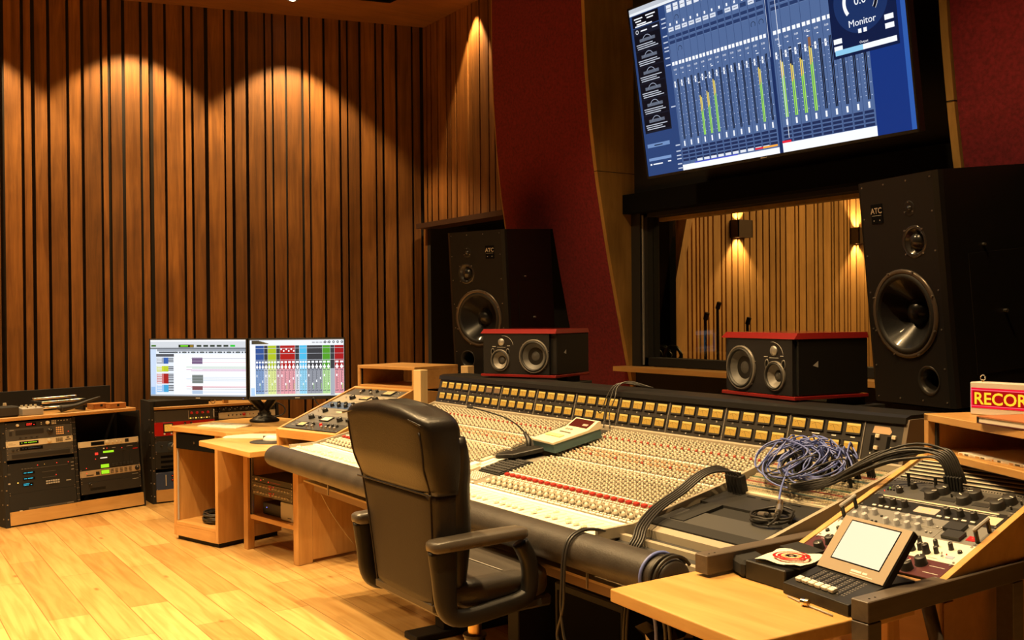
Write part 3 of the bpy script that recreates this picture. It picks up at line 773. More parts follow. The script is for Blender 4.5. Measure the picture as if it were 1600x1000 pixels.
for x in (.75, 1.36, 2.80):
    m = CM(); m.bx(x, x + .08, -.45, .12, .029, .705, MATBLK, .004); m.bx(x - .02, x + .10, -.6, .15, 0, .03, MATBLK, .004)
    m.build('leg_frame', con)
m = CM(); m.bx(.25, 2.92, -.83, -.79, .625, .675, mat('under_rail_beige', (.20, .12, .055), .45)); m.bx(.25, 2.92, -.885, -.83, .676, .684, mat('under_rail_edge', (.45, .33, .18), .4)); m.bx(.25, 2.92, -.83, -.79, .675, .70, MATS['under_rail_beige'])
m.build('under_rail', con)
for x in (.55, 1.55, 2.08, 2.45):
    m = CM(); m.bx(x, x + .006, -.892, -.886, .655, .715, STEEL); m.build('clip', con)
# padded arm roll
m = CM()
n = 28
ring = [(-.905 + .062 * math.cos(2 * PI * k / n), .768 + .054 * math.sin(2 * PI * k / n)) for k in range(n)]
xs = [-.075, -.07, -.06, -.05] + [(-.05 + 2.87 * i / 40) for i in range(1, 40)] + [2.82, 2.835, 2.845, 2.85]
sc = [.80, .9, .97, 1] + [1] * 39 + [1, .97, .9, .80]
vs = []; fs = []
for x, s_ in zip(xs, sc):
    for y, z in ring: vs.append((x, -.905 + (y + .905) * s_, .768 + (z - .768) * s_))
for i in range(len(xs) - 1):
    for k in range(n): fs.append((i * n + k, i * n + (k + 1) % n, (i + 1) * n + (k + 1) % n, (i + 1) * n + k))
fs += [tuple(reversed(range(n))), tuple(range((len(xs) - 1) * n, len(xs) * n))]
m.add(vs, fs, ROLLM, True); m.build('padded_armrest', con)
# panels: channel area, white strip, fader area
m = CM()
for a, b in ((-.02, 1.22), (1.525, 2.438)):
    m.add([(a, 0, sz(0)), (b, 0, sz(0)), (b, -.331, sz(-.331)), (a, -.331, sz(-.331))], [(0, 3, 2, 1)], PANEL)
    m.add([(a, -.331, sz(-.331)), (b, -.331, sz(-.331)), (b, -.70, sz(-.70)), (a, -.70, sz(-.70))], [(0, 3, 2, 1)], PANEL)
    k = a
m.build('channel_panel', con)
m = CM(); m.bx(1.222, 1.523, -.331, 0, .86, .872, MATBLK)
m.M = con_off @ Matrix.Identity(4)
m.add([(1.222, .0, .976), (1.523, .0, .976), (1.523, -.331, .889), (1.222, -.331, .889)], [(0, 3, 2, 1)], DGREY)
m.add([(1.222, -.331, .889), (1.523, -.331, .889), (1.523, -.70, .812), (1.222, -.70, .812)], [(0, 3, 2, 1)], mat('centre_panel', (.20, .18, .14), .5))
m.build('centre_panel', con)
m = CM(); m.add([(-.02, -.70, .8165), (2.438, -.70, .8165), (2.438, -.722, .8165), (-.02, -.722, .8165)], [(0, 3, 2, 1)], mat('scribble_strip', (.88, .86, .80), .5)); m.bx(-.02, 2.438, -.722, -.70, .806, .8164, MATS['scribble_strip']); m.build('label_strip', con)
m = CM(); m.add([(-.02, -.722, .8105), (2.438, -.722, .8105), (2.438, -.85, .806), (-.02, -.85, .806)], [(0, 3, 2, 1)], FADERP)
for i in range(64):
    x = .0 + i * .0381 + .019
    m.add([(x - .0012, -.735, .8115), (x + .0012, -.735, .8115), (x + .0012, -.835, .808), (x - .0012, -.835, .808)], [(0, 3, 2, 1)], KNOBD)
    if i % 8 == 0: m.add([(x - .0195, -.722, .8115), (x - .0185, -.722, .8115), (x - .0185, -.85, .808), (x - .0195, -.85, .808)], [(0, 3, 2, 1)], KNOBD)
m.build('fader_panel', con)
m = MB(); m.chbox(-.005, .005, -.011, .011, 0, .009, WHITE, .002); m.bx(-.0052, .0052, -.0006, .0006, .0088, .0094, KNOBD)
t_ = m.build('fader_cap'); FCM = t_.data; bpy.data.objects.remove(t_)
rn = random.Random(4)
nf = 0
for i in range(64):
    if 32 <= i < 40 and i % 2: continue
    y = -.815 if rn.random() < .65 else -.745 - rn.random() * .07
    inst('fader_cap', FCM, con, (-1.44 + .019 + i * .0381, y, .809)); nf += 1
# knobs
def knob_mesh(m_, r=.0046, h=.013, base=True):
    b = MB()
    if base: b.lathe([(r * 1.45, 0), (r * 1.35, h * .35), (r * 1.05, h * .40)], (0, 0, 0), (0, 0, 1), KNOBD, 8)
    b.lathe([(r * 1.05, h * .30), (r, h * .92), (r * .8, h), (0, h)], (0, 0, 0), (0, 0, 1), m_, 8)
    o_ = b.build('knob'); me = o_.data; bpy.data.objects.remove(o_); return me
def btn_mesh(m_, w_=.008, d=.005, h=.006):
    b = MB(); b.chbox(-w_ / 2, w_ / 2, -d / 2, d / 2, 0, h, m_, .0012)
    o_ = b.build('switch_button'); me = o_.data; bpy.data.objects.remove(o_); return me
KM = {'c': knob_mesh(KNOBC), 'r': knob_mesh(KNOBR), 'o': knob_mesh(KNOBO), 's': knob_mesh(KNOBC, .0036, .010), 'b': knob_mesh(KNOBC, .0068, .016), 'g': knob_mesh(KNOBG)}
BM_ = {'w': btn_mesh(WHITE), 'W': btn_mesh(WHITE, .014, .007, .007), 'k': btn_mesh(WHITE, .006, .006, .006), 'R': btn_mesh(REDB, .020, .015, .010)}
items = []      # (kind, key, x, y)
chans = [i * .0381 for i in range(32)] + [1.525 + i * .0381 for i in range(24)]
yrows = []
y = -.018
while y > -.530:
    yrows.append(y); y -= .0136 if y > -.09 else .0165
for ci, x0 in enumerate(chans):
    for ri, y in enumerate(yrows):
        frac = -y
        if .088 < frac < .105: key = 'r'; ks = [('K', key)]
        elif frac < .088: ks = [('K', 's')]
        elif .185 < frac < .202 or .325 < frac < .342: ks = [('B', 'W')]
        elif .225 < frac < .242: ks = [('K', 'o')]
        elif .255 < frac < .275: ks = [('K', 'o' if ci % 4 else 'r')]
        elif frac > .40: ks = [('K', 's')]
        else: ks = [('K', 'c')]
        kind, key = ks[0]
        off = .004 * (ri % 2)
        if key == 'r': items.append(('K', 'r', x0 + .011, y)); items.append(('K', 'c', x0 + .029, y)); continue
        if kind == 'B': items.append(('B', 'W', x0 + .011, y)); items.append(('B', 'W', x0 + .028, y)); continue
        items.append((kind, key, x0 + .009 + off, y)); items.append((kind, key, x0 + .027 + off, y - .004))
        if key == 's' and frac > .4: pass
    for q in (.010, .028): items.append(('B', 'W', x0 + q, -.545))
    for q, yy in ((.009, -.588), (.020, -.588), (.031, -.588), (.009, -.603), (.020, -.603), (.031, -.603)): items.append(('B', 'k', x0 + q, yy))
    for q, yy in ((.012, -.624), (.028, -.634), (.012, -.648), (.028, -.660)): items.append(('K', 'b' if q > .02 else 'c', x0 + q, yy))
    for q in (.009, .020, .031): items.append(('B', 'k', x0 + q, -.676))
    items.append(('B', 'W', x0 + .011, -.690)); items.append(('B', 'W', x0 + .028, -.690))
# centre section keypads
for i in range(8):
    for j in range(6): items.append(('B', 'k', 1.36 + i * .015, -.60 - j * .012))
for i in range(8): items.append(('B', 'W', 1.25 + i * .033, -.688))
def near(it): return (it[2] - CAMP.x) ** 2 + (it[3] - CAMP.y) ** 2
slope = lambda y: math.atan((sz(y + .003) - sz(y - .003)) / .006)
for kind, name, dct in (('K', 'knob', KM), ('B', 'switch_button', BM_)):
    lst = sorted([i for i in items if i[0] == kind], key=near)
    for _, key, x, y in lst[:100]:
        inst(name, dct[key], con, (x - 1.44, y, sz(y)), (slope(y), 0, 0))
    b = CM()
    cache = {}
    for _, key, x, y in lst[100:]:
        me = dct[key]
        if key not in cache:
            cache[key] = ([v.co.copy() for v in me.vertices], [(tuple(p.vertices), p.material_index, p.use_smooth) for p in me.polygons], list(me.materials))
        V, Fc, Mt = cache[key]
        R_ = Matrix.Translation((x - 1.44, y, sz(y))) @ Matrix.Rotation(slope(y), 4, 'X')
        o0 = len(b.v); b.v += [tuple(R_ @ v) for v in V]
        for mm_ in Mt:
            if mm_ not in b.mats: b.mats.append(mm_)
        for f_, mi_, sm_ in Fc: b.f.append(tuple(q + o0 for q in f_)); b.mi.append(b.mats.index(Mt[mi_])); b.sm.append(sm_)
    o = b.build(name, con); o['kind'] = 'stuff'
for x0 in chans: inst('record_button', BM_['R'], con, (x0 + .019 - 1.44, -.566, sz(-.566)), (slope(-.566), 0, 0))
# centre section hardware
m = CM()
for k, (x0, x1, y0, y1, mm_) in enumerate([(1.235, 1.275, -.68, -.52, WHITE), (1.285, 1.30, -.66, -.55, CREAM), (1.31, 1.325, -.66, -.42, CREAM), (1.235, 1.262, -.50, -.44, CREAM),
                                          (1.285, 1.31, -.53, -.46, WHITE), (1.33, 1.345, -.56, -.33, WHITE), (1.24, 1.27, -.42, -.36, MATBLK), (1.275, 1.30, -.40, -.33, CREAM)]):
    zz = sz((y0 + y1) / 2); th = slope((y0 + y1) / 2)
    m.M = con_off @ Matrix.Translation(((x0 + x1) / 2, (y0 + y1) / 2, zz)) @ Matrix.Rotation(th, 4, 'X')
    m.chbox(-(x1 - x0) / 2, (x1 - x0) / 2, -(y1 - y0) / 2, (y1 - y0) / 2, -.004, .008, mm_, .002)
m.build('centre_key_blocks', con)
m = CM(); zz = sz(-.50)
m.M = con_off @ Matrix.Translation((1.435, -.50, zz)) @ Matrix.Rotation(slope(-.5), 4, 'X')
m.bx(-.075, .075, -.085, .085, -.006, .004, MATBLK)
for i in range(8):
    for j in range(7): m.chbox(-.07 + i * .0178, -.057 + i * .0178, -.078 + j * .0225, -.062 + j * .0225, .004, .011, CHAR, .002)
m.build('keypad', con)
# meter bridge
m = CM()
m.prism([(-.014, .962), (-.014, .990), (.002, .994), (.2, .994), (.2, .962)], -.035, 2.90, BEIGE, 'YZ'); m.build('bridge_lip', con)
m = CM()
m.prism([(0, .994), (.034, 1.114), (.028, 1.120), (.034, 1.133), (.055, 1.138), (.20, 1.138), (.20, .994)], -.02, 2.885, BRIDGEM, 'YZ')
m.prism([(.026, 1.117), (.030, 1.136), (.055, 1.143), (.205, 1.143), (.205, 1.12)], -.025, 2.893, BLACK, 'YZ')
m.prism([(0, .994), (.034, 1.114), (.04, 1.13), (.20, 1.13), (.20, .994)], 2.885, 2.90, mat('bridge_end', (.17, .13, .09), .5), 'YZ')
m.build('meter_bridge', con)
upv = Vector((0, .034, .120)).normalized(); nrm = Vector((0, -upv.z, upv.y))
BMX = con_off @ Matrix(((1, 0, 0, 0), (0, upv.y, nrm.y, 0), (0, upv.z, nrm.z, .994), (0, 0, 0, 1)))
m = MB(BMX)
for k in range(1, 10): m.bx(k * .305 - .002, k * .305 + .001, 0, .124, 0, .003, mat('divider_grey', (.32, .29, .25), .4, .4))
m.build('bridge_dividers', con)
def vu(am):
    b = MB(); b.bx(-.030, .030, -.0195, .0195, -.001, .0012, BLACK)
    b.rect(-.0275, -.0135, .0275, .017, .0014, am)
    b.rect(-.0275, .0105, .0275, .017, .0016, AMBL if False else mat('meter_glow_top', (0, 0, 0), .4, emit=(1, .55, .09), es=1.05))
    b.tube([(-.018 + k * .0045, .002 + .006 * math.sin(PI * k / 8), .002) for k in range(9)], .0004, MATBLK, 3)
    b.add([(.006, -.016, .002), (.007, -.016, .002), (-.008, .008, .002), (-.009, .008, .002)], [(0, 1, 2, 3)], MATBLK)
    b.bx(-.030, .030, -.0195, -.0135, 0, .004, BRIDGEM); b.bx(-.030, .030, .0172, .0198, 0, .008, BLACK)
    b.bx(.0275, .030, -.019, .019, 0, .004, BRIDGEM)
    o_ = b.build('vu'); me = o_.data; bpy.data.objects.remove(o_); return me
VUM, VUD = vu(AMBER), vu(AMBERD)
lab = MB(BMX)
for s_ in range(9):
    for k in range(4):
        for r_ in range(2):
            x = s_ * .305 + .040 + k * .0745; yy = .096 if r_ else .036
            o = inst('vu_meter', VUD if (s_ == 1 and r_ == 1 and k > 1) else VUM, con)
            o.matrix_local = BMX @ Matrix.Translation((x, yy, .0012))
            if s_ < 8: lab.text(str(s_ * 4 + k + 1 if r_ else 32 + s_ * 4 + k), x, yy - .0305, .0006, .008, WHITE, align='CENTER')
            else: lab.rect(x - (.016 if k < 2 else .009), yy - .0300, x + (.016 if k < 2 else .009), yy - .0265, .0006, WHITE)
lab.build('meter_numbers', con)
for x in (2.772, 2.832):
    m = MB(BMX); m.bx(x, x + .013, .032, .082, 0, .0008, PITCHB); m.rect(x + .004, .022, x + .008, .026, .001, WHITE)
    m.build('switch_slot', con)
for x in (2.791, 2.851):
    for yy in (.036, .074):
        b = MB(BMX); b.chbox(x, x + .014, yy, yy + .013, 0, .008, CREAM, .0015); b.rect(x + .005, yy + .004, x + .009, yy + .009, .0082, KNOBO); b.build('bridge_switch', con)
m = MB(BMX); m.add([(2.775, .090, .001), (2.84, .088, .001), (2.846, .098, .001), (2.836, .112, .001), (2.78, .113, .001)], [(0, 1, 2, 3, 4)], mat('tape_label', (.55, .36, .20), .6)); m.build('paper_label', con)
# patch bay
m = CM()
def pz(y): return .975 - .30 * (-y)
rowc = [(.20, .17, .12), (.40, .33, .20), (.10, .16, .10), (.36, .30, .19), (.30, .09, .06), (.42, .36, .24), (.09, .13, .12), (.38, .31, .18), (.44, .38, .26)]
for i in range(18):
    y0 = -.008 - i * .0155
    cc = rowc[i % len(rowc)]; mm_ = mat('jack_strip_%d' % (i % len(rowc)), cc, .5)
    m.add([(2.455, y0, pz(y0)), (2.898, y0, pz(y0)), (2.898, y0 - .0135, pz(y0 - .0135)), (2.455, y0 - .0135, pz(y0 - .0135))], [(0, 3, 2, 1)], mm_)
    if i % 2 == 0: m.bx(2.455, 2.898, y0 - .003, y0, pz(y0), pz(y0) + .003, CREAM)
m.build('patchbay_strips', con)
m = CM()
jr = random.Random(8)
for i in range(18):
    y0 = -.0155 - i * .0155
    for k in range(48):
        x = 2.462 + k * .0091; z = pz(y0) + .0008
        mm_ = PITCHB if jr.random() < .85 else (REDB if jr.random() < .4 else (BRASS if jr.random() < .5 else MATS['teal_body']))
        m.add([(x, y0 - .003, z), (x + .0048, y0 - .003, z), (x + .0048, y0 + .002, z), (x, y0 + .002, z)], [(0, 1, 2, 3)], mm_)
m.build('jack_sockets', con)
m = CM()
# blank plates with black bands below the jacks
def lowz(y): return .885 - .165 * (-y - .285)
for a, b, mm_, hh in ((-.286, -.302, CREAM, .008), (-.304, -.425, DGREY, .003), (-.427, -.505, MATBLK, -.004), (-.507, -.605, GREY, .003), (-.607, -.66, MATBLK, .004), (-.662, -.70, BEIGE, .0)):
    m.prism([(a, lowz(a) + hh), (b, lowz(b) + hh), (b, lowz(b) - .03), (a, lowz(a) - .03)], 2.455, 2.898, mm_, 'YZ')
for k in range(5): m.bx(2.50 + k * .06, 2.535 + k * .06, -.325, -.32, lowz(-.32) + .003, lowz(-.32) + .0036, PITCHB)
m.prism([(-.43, lowz(-.43) + .006), (-.60, lowz(-.60) + .006), (-.60, lowz(-.6) - .02), (-.43, lowz(-.43) - .02)], 2.50, 2.56, MATBLK, 'YZ')
m.build('blank_plates', con)
m = CM(); m.bx(2.44, 2.90, -.82, -.80, .765, .785, BEIGE); m.bx(2.44, 2.90, -.76, -.74, .775, .80, BEIGE); m.bx(2.44, 2.90, -.80, -.70, .735, .76, mat('tan_rail', (.40, .27, .14), .5)); m.build('front_rails', con)

# ================================================================== RACK UNITS
PARTMESH = {}
def part_mesh(key, fn):
    if key not in PARTMESH:
        b = MB(); fn(b); o_ = b.build('p'); PARTMESH[key] = o_.data; bpy.data.objects.remove(o_)
    return PARTMESH[key]
def unit(label, M, U, face, items, depth=.22, W=.483, cat='rack unit', name='rack_unit', group=None, pitch=.0445, screws=True, chassis=True):
    """faceplate in local xy (x centred, y up from 0), facing +z; chassis behind"""
    h = U * pitch - .001
    t = thing(name, label, cat, M, group)
    b = MB(); b.chbox(-W / 2, W / 2, 0, h, -.003, 0, face, .0008)
    if screws:
        for x in (-W / 2 + .008, W / 2 - .008):
            for y in (.007, h - .007): b.cyl((x, y, 0), (x, y, .002), .0035, STEEL, n=6)
    b.build('faceplate', t)
    if chassis:
        b = MB(); b.bx(-W / 2 + .022, W / 2 - .022, .001, h - .001, -depth, -.003, MATBLK); b.build('chassis', t)
    for it in items:
        k = it[0]
        if k == 'knob':
            _, x, y, r, hh, mm_ = it
            me = part_mesh(('knob', r, hh, mm_.name), lambda b: (b.lathe([(r * 1.12, 0), (r * 1.05, hh * .12), (r, hh * .2), (r * .93, hh * .95), (r * .85, hh), (0, hh)], (0, 0, 0), (0, 0, 1), mm_, 16),
                                                                 b.bx(-r * .07, r * .07, r * .2, r * .9, hh, hh + .0005, WHITE)))
            inst('knob', me, t, (x, y, 0), (0, 0, random.uniform(-2.2, 2.2)))
        elif k == 'btn':
            _, x, y, w_, hh, mm_ = it
            me = part_mesh(('btn', w_, hh, mm_.name), lambda b: b.chbox(-w_ / 2, w_ / 2, -hh / 2, hh / 2, 0, .004, mm_, .0008))
            inst('button', me, t, (x, y, 0))
        elif k == 'led':
            _, x, y, mm_ = it[:4]; r = it[4] if len(it) > 4 else .003
            me = part_mesh(('led', r, mm_.name), lambda b: b.lathe([(r, 0), (r, .002), (r * .6, .0035), (0, .004)], (0, 0, 0), (0, 0, 1), mm_, 8))
            inst('indicator_light', me, t, (x, y, 0))
        elif k == 'disp':
            _, x, y, w_, hh, bg, rows, mm_ = it
            b = MB(); b.bx(x - w_ / 2 - .003, x + w_ / 2 + .003, y - hh / 2 - .003, y + hh / 2 + .003, 0, .001, MATBLK); b.rect(x - w_ / 2, y - hh / 2, x + w_ / 2, y + hh / 2, .0013, bg)
            rr = random.Random(int(w_ * 1e5) + rows)
            for i in range(rows):
                yy = y + hh / 2 - (i + .75) * hh / (rows + .4); xx = x - w_ * .42
                while xx < x + w_ * .38:
                    l = rr.uniform(.003, .010)
                    if rr.random() < .75: b.rect(xx, yy, min(xx + l, x + w_ * .45), yy + hh / (rows + 1) * .55, .0018, mm_)
                    xx += l + .002
            b.build('display', t)
        elif k == 'plate':
            _, x, y, w_, hh, mm_ = it[:6]; dz = it[6] if len(it) > 6 else .0012
            b = MB(); b.bx(x - w_ / 2, x + w_ / 2, y - hh / 2, y + hh / 2, -.001, dz, mm_); b.build('panel_inset', t)
        elif k == 'vu':
            _, x, y, w_, hh, mm_ = it
            b = MB(); b.bx(x - w_ / 2, x + w_ / 2, y - hh / 2, y + hh / 2, 0, .006, BLACK, .001); b.rect(x - w_ * .4, y - hh * .36, x + w_ * .4, y + hh * .38, .0065, mm_)
            b.add([(x, y - hh * .3, .007), (x + .0012, y - hh * .3, .007), (x - w_ * .14, y + hh * .25, .007)], [(0, 1, 2)], MATBLK)
            b.tube([(x - w_ * .3 + w_ * .075 * q, y + hh * .12 + hh * .12 * math.sin(PI * q / 8), .007) for q in range(9)], .0005, MATBLK, 3)
            b.build('meter', t)
        elif k == 'handle':
            x = it[1]; hh = h
            b = MB(); b.bx(x - .004, x + .004, .014, .026, 0, .032, BLACK, .002); b.bx(x - .004, x + .004, h - .026, h - .014, 0, .032, BLACK, .002)
            b.bx(x - .005, x + .005, .012, h - .012, .030, .040, LGREY, .003); b.build('handle', t)
        elif k == 'txt':
            _, s_, x, y, sz_, mm_ = it
            b = MB(); b.text(s_, x, y, .0008, sz_, mm_); b.build('lettering', t)
        elif k == 'dash':     # printed legend lines
            _, pts, mm_ = it
            b = MB()
            for x, y, w_ in pts: b.rect(x, y, x + w_, y + .0014, .0008, mm_)
            b.build('legend', t)
        elif k == 'toggle':
            _, x, y = it
            me = part_mesh(('tog',), lambda b: (b.cyl((0, 0, 0), (0, 0, .003), .004, CHROME, n=8), b.cyl((0, 0, .003), (0, .003, .012), .0014, CHROME, r1=.002, n=6)))
            inst('toggle_switch', me, t, (x, y, 0))
        elif k == 'vent':
            _, x, y, w_, hh, n_ = it
            b = MB()
            for i in range(n_): b.rect(x - w_ / 2, y - hh / 2 + i * hh / n_, x + w_ / 2, y - hh / 2 + (i + .5) * hh / n_, .0006, PITCHB)
            b.build('vent', t)
    return t
def frameM(origin, xdir, ydir):
    X_ = Vector(xdir).normalized(); Y_ = Vector(ydir); Y_ = (Y_ - X_ * Y_.dot(X_)).normalized(); Z_ = X_.cross(Y_)
    return Matrix(((X_.x, Y_.x, Z_.x, origin[0]), (X_.y, Y_.y, Z_.y, origin[1]), (X_.z, Y_.z, Z_.z, origin[2]), (0, 0, 0, 1)))
def grid(k, x0, y0, nx, ny, dx, dy, *rest):
    return [(k, x0 + i * dx, y0 + j * dy) + rest for j in range(ny) for i in range(nx)]

# ------------------------------------------------------------------ left double rack
LA = Vector((-2.995, -1.776, 0)); LB_ = Vector((-3.288, -.758, 0))
lx = (LB_ - LA).normalized(); lean = Vector((-.118, 0, .993))
RF = frameM(LA, lx, lean)         # local: x along the front, y up the leaning face, z out
def flatM(o, xd):
    return Matrix.Translation(o) @ Matrix.Rotation(math.atan2(xd.y, xd.x), 4, 'Z')
RFL = flatM(LA, lx)             # local: x along the front, y to the back, z up
rk = thing('rack_cabinet', 'low black two-bay equipment rack with wooden top against the slatted wall, far left', 'rack', RFL)
Wd = (LB_ - LA).length; DEP = .42
PLINTH = wood('rack_plinth_wood', (.55, .30, .09), (.68, .40, .14), 'X', 6, 10, .45, .2, .1)
def carcass(rk, Wd, DEP, LN, H, xl, xr, mid, left_extra=0):
    def lf(z): return LN * z
    for nm, x0, x1 in (('side_panel', 0, xl), ('side_panel', Wd - xr, Wd)):
        hh = H + (left_extra if x0 == 0 else 0)
        b = MB(); b.prism([(-.004, 0), (lf(hh) - .004, hh), (DEP, hh), (DEP, 0)], x0, x1, MATBLK, 'YZ'); b.build(nm, rk)
        if x0 == 0:
            b = MB()
            for i in range(7): b.cyl((xl * .5, lf(.06 + i * .1) - .003, .06 + i * .1), (xl * .5, lf(.06 + i * .1) - .009, .06 + i * .1), .005, STEEL, n=6)
            for i in range(7): b.cyl((-.0, lf(.06 + i * .1) + .03, .06 + i * .1), (-.003, lf(.06 + i * .1) + .03, .06 + i * .1), .005, STEEL, n=6)
            o_ = b.build('screws', rk); o_['kind'] = 'stuff'
    b = MB(); b.prism([(0, .012), (lf(.105), .105), (lf(.105) + .02, .105), (.02, .012)], xl, Wd - xr, PLINTH, 'YZ'); b.build('plinth', rk)
    b = MB(); b.bx(xl, Wd - xr, .01, DEP, 0, .012, MATBLK); b.build('base', rk)
    b = MB(); b.prism([(lf(.105) + .006, .105), (lf(H - .01) + .006, H - .01), (DEP - .012, H - .01), (DEP - .012, .105)], mid - .0115, mid + .0115, MATBLK, 'YZ')
    for i in range(14):
        z = .12 + i * .044; b.bx(mid - .008, mid - .004, lf(z) + .004, lf(z) + .0065, z, z + .005, STEEL); b.bx(mid + .004, mid + .008, lf(z) + .004, lf(z) + .0065, z, z + .005, STEEL)
    b.build('divider', rk)
    b = MB(); b.bx(xl, Wd - xr, DEP - .01, DEP, .012, H, MATBLK); b.build('back_panel', rk)
carcass(rk, Wd, DEP, .118, .742, .03, .012, .5325)
b = MB(); b.bx(-.04, Wd - .035, .072, DEP + .03, .743, .768, MAPLE, .003); b.build('top_board', rk)
b = MB(); b.bx(-.02, Wd - .07, DEP - .02, DEP + .02, .769, .93, MATBLK); b.build('rear_upstand', rk)
def LU(bay, y):
    x = (.03 + .2435) if bay == 0 else (.545 + .2485)
    return RF @ Matrix.Translation((x, y, -.001))
P_ = .0435
y = .735
def nxt(u):
    global y
    y -= u * P_
    return y
GRP = None
unit('black one-unit processor with a red display, topmost in the far left rack', LU(0, nxt(1)), 1, DGREY,
     [('disp', -.06, .021, .075, .022, PITCHB, 2, REDE), ('knob', -.155, .021, .009, .012, CREAM), ('knob', .06, .023, .012, .014, CREAM)] + grid('btn', .095, .012, 3, 3, .012, .010, .008, .006, CREAM) +
     grid('btn', .015, .016, 1, 2, .01, .012, .007, .006, CREAM) + grid('btn', .14, .030, 4, 1, .022, 0, .010, .004, CREAM), pitch=P_)
unit('grey two-unit recorder with a big jog wheel and gold keypad in the far left rack', LU(0, nxt(2)), 2, GREY,
     [('plate', -.07, .055, .2, .035, DGREY), ('knob', .075, .05, .022, .012, DGREY), ('knob', .075, .05, .012, .016, MATBLK)] + grid('btn', .125, .022, 4, 4, .015, .015, .010, .010, mat('gold_key', (.85, .55, .28), .4)) +
     grid('btn', -.14, .016, 4, 1, .04, 0, .015, .008, DGREY) + [('led', .21, .032, REDE), ('plate', -.205, .05, .02, .03, DGREY), ('dash', [(-.21, .075, .03)], WHITE)], pitch=P_)
unit('cream one-unit effects processor with a green lit display in the far left rack', LU(0, nxt(1)), 1, CREAM,
     [('disp', -.08, .022, .13, .017, PITCHB, 1, GREEN), ('knob', .065, .022, .014, .014, CREAM)] + grid('btn', .12, .012, 4, 3, .013, .010, .009, .006, KNOBD) + [('plate', .205, .018, .04, .006, MATBLK), ('plate', .205, .033, .02, .008, MATBLK)] + [('dash', [(-.225, .024, .03), (-.225, .016, .05)], MATBLK)], pitch=P_)
unit('grey one-unit deck with a dark display, third from top in far left rack', LU(0, nxt(1)), 1, GREY,
     [('disp', -.065, .024, .16, .020, PITCHB, 1, BLUEP), ('knob', -.195, .02, .008, .006, BLACK), ('knob', -.165, .02, .007, .006, BLACK)], pitch=P_)
unit('blank grey panel below the dark display deck in the far left rack', LU(0, nxt(1.1)), 1.1, GREY, [('plate', .005, .023, .42, .028, DGREY, .002)], pitch=P_)
y -= .6 * P_
its = []
for r_, yy in enumerate((.137, .096, .055)):
    its += [('disp', -.095, yy, .085, .018, PITCHB, 1, CYAN)] if r_ < 2 else [('disp', -.105, yy, .075, .022, PITCHB, 2, CYAN)]
    if r_ < 2: its += [('plate', .05, yy - .006, .10, .004, GREY)]
its += grid('btn', -.14, .168, 4, 1, .022, 0, .012, .008, GREY) + [('plate', .04, .166, .30, .004, GREY), ('led', -.03, .185, REDE), ('led', .02, .186, AMBL, .002), ('led', .11, .186, REDE), ('led', .195, .182, REDE), ('led', .10, .10, REDE),
        ('led', -.175, .075, AMBL, .005), ('plate', .19, .05, .035, .006, LGREY)] + grid('btn', .03, .045, 6, 2, .017, .016, .013, .010, LGREY)
its += [('plate', -.235, .142, .024, .012, GREY), ('plate', -.237, .075, .02, .01, LGREY)] + grid('plate', .225, .125, 1, 3, 0, .026, .020, .004, LGREY)
unit('tall black modular frame with three cyan readouts in the far left rack', LU(0, nxt(4.9)), 4.9, MATBLK, its, pitch=P_)
unit('black blank panel with a grey strip, lowest left unit of the far left rack', LU(0, nxt(3.35)), 3.35, MATBLK,
     [('plate', .055, .030, .33, .012, GREY), ('plate', .19, .030, .05, .010, LGREY), ('plate', -.165, .022, .02, .007, CREAM)], pitch=P_)
y = .735 - 4.35 * P_
def cu(yy): return LU(1, yy)
unit('cream one-unit converter with three knobs under the open bay of the far left rack', cu(nxt(1)), 1, CREAM,
     [('disp', -.09, .021, .10, .022, PITCHB, 1, PITCHB), ('knob', -.015, .021, .016, .014, CREAM)] + grid('knob', .03, .020, 3, 1, .034, 0, .008, .008, CREAM) + [('plate', .145, .022, .03, .026, MATBLK)], pitch=P_)
unit('black four-unit frame with lime displays and red digits in the far left rack', cu(nxt(4.0)), 4.0, MATBLK,
     [('disp', -.01, .125, .085, .015, GREEN, 1, GREEN), ('plate', -.105, .118, .024, .018, REDE), ('plate', -.05, .082, .055, .008, emis('white_strip_light', (1, .75, .5), 1.0)), ('led', -.115, .079, REDE), ('led', .10, .142, REDE),
      ('led', -.045, .152, WHITE, .006), ('led', -.02, .152, REDE), ('disp', -.045, .020, .065, .026, GREEN, 1, GREEN), ('led', -.19, .018, REDE), ('plate', .11, .13, .05, .015, DGREY), ('plate', .21, .128, .04, .006, REDP), ('plate', -.13, .156, .04, .005, BRASS)] +
     grid('btn', .02, .016, 6, 2, .03, .012, .022, .008, DGREY) + [('plate', .16, .08, .003, .08, DGREY), ('plate', .11, .08, .003, .08, DGREY), ('dash', [(.14, .15, .05), (.02, .15, .03)], WHITE)], pitch=P_)
unit('tan one-unit compressor with a lime display, right bay of the far left rack', cu(nxt(1.15)), 1.15, mat('tan_face', (.40, .30, .19), .45),
     [('disp', -.045, .025, .062, .028, GREEN, 1, GREEN), ('plate', -.105, .022, .028, .024, MATBLK), ('led', -.19, .03, REDE), ('plate', -.165, .013, .055, .007, MATBLK), ('knob', .215, .026, .017, .012, MATBLK)] +
     grid('btn', .01, .014, 5, 3, .037, .012, .022, .005, KNOBD), pitch=P_)
unit('dark slim power unit below the tan compressor in the far left rack', cu(nxt(.9)), .9, DGREY, [('dash', [(.17, .022, .05)], WHITE)], pitch=P_)
unit('dark two-unit power amplifier, lowest in the right bay of the far left rack', cu(nxt(2.0)), 2.0, DGREY, [('knob', -.17, .07, .012, .01, BLACK), ('dash', [(.17, .07, .05)], WHITE), ('vent', -.11, .035, .12, .02, 4)], pitch=P_)

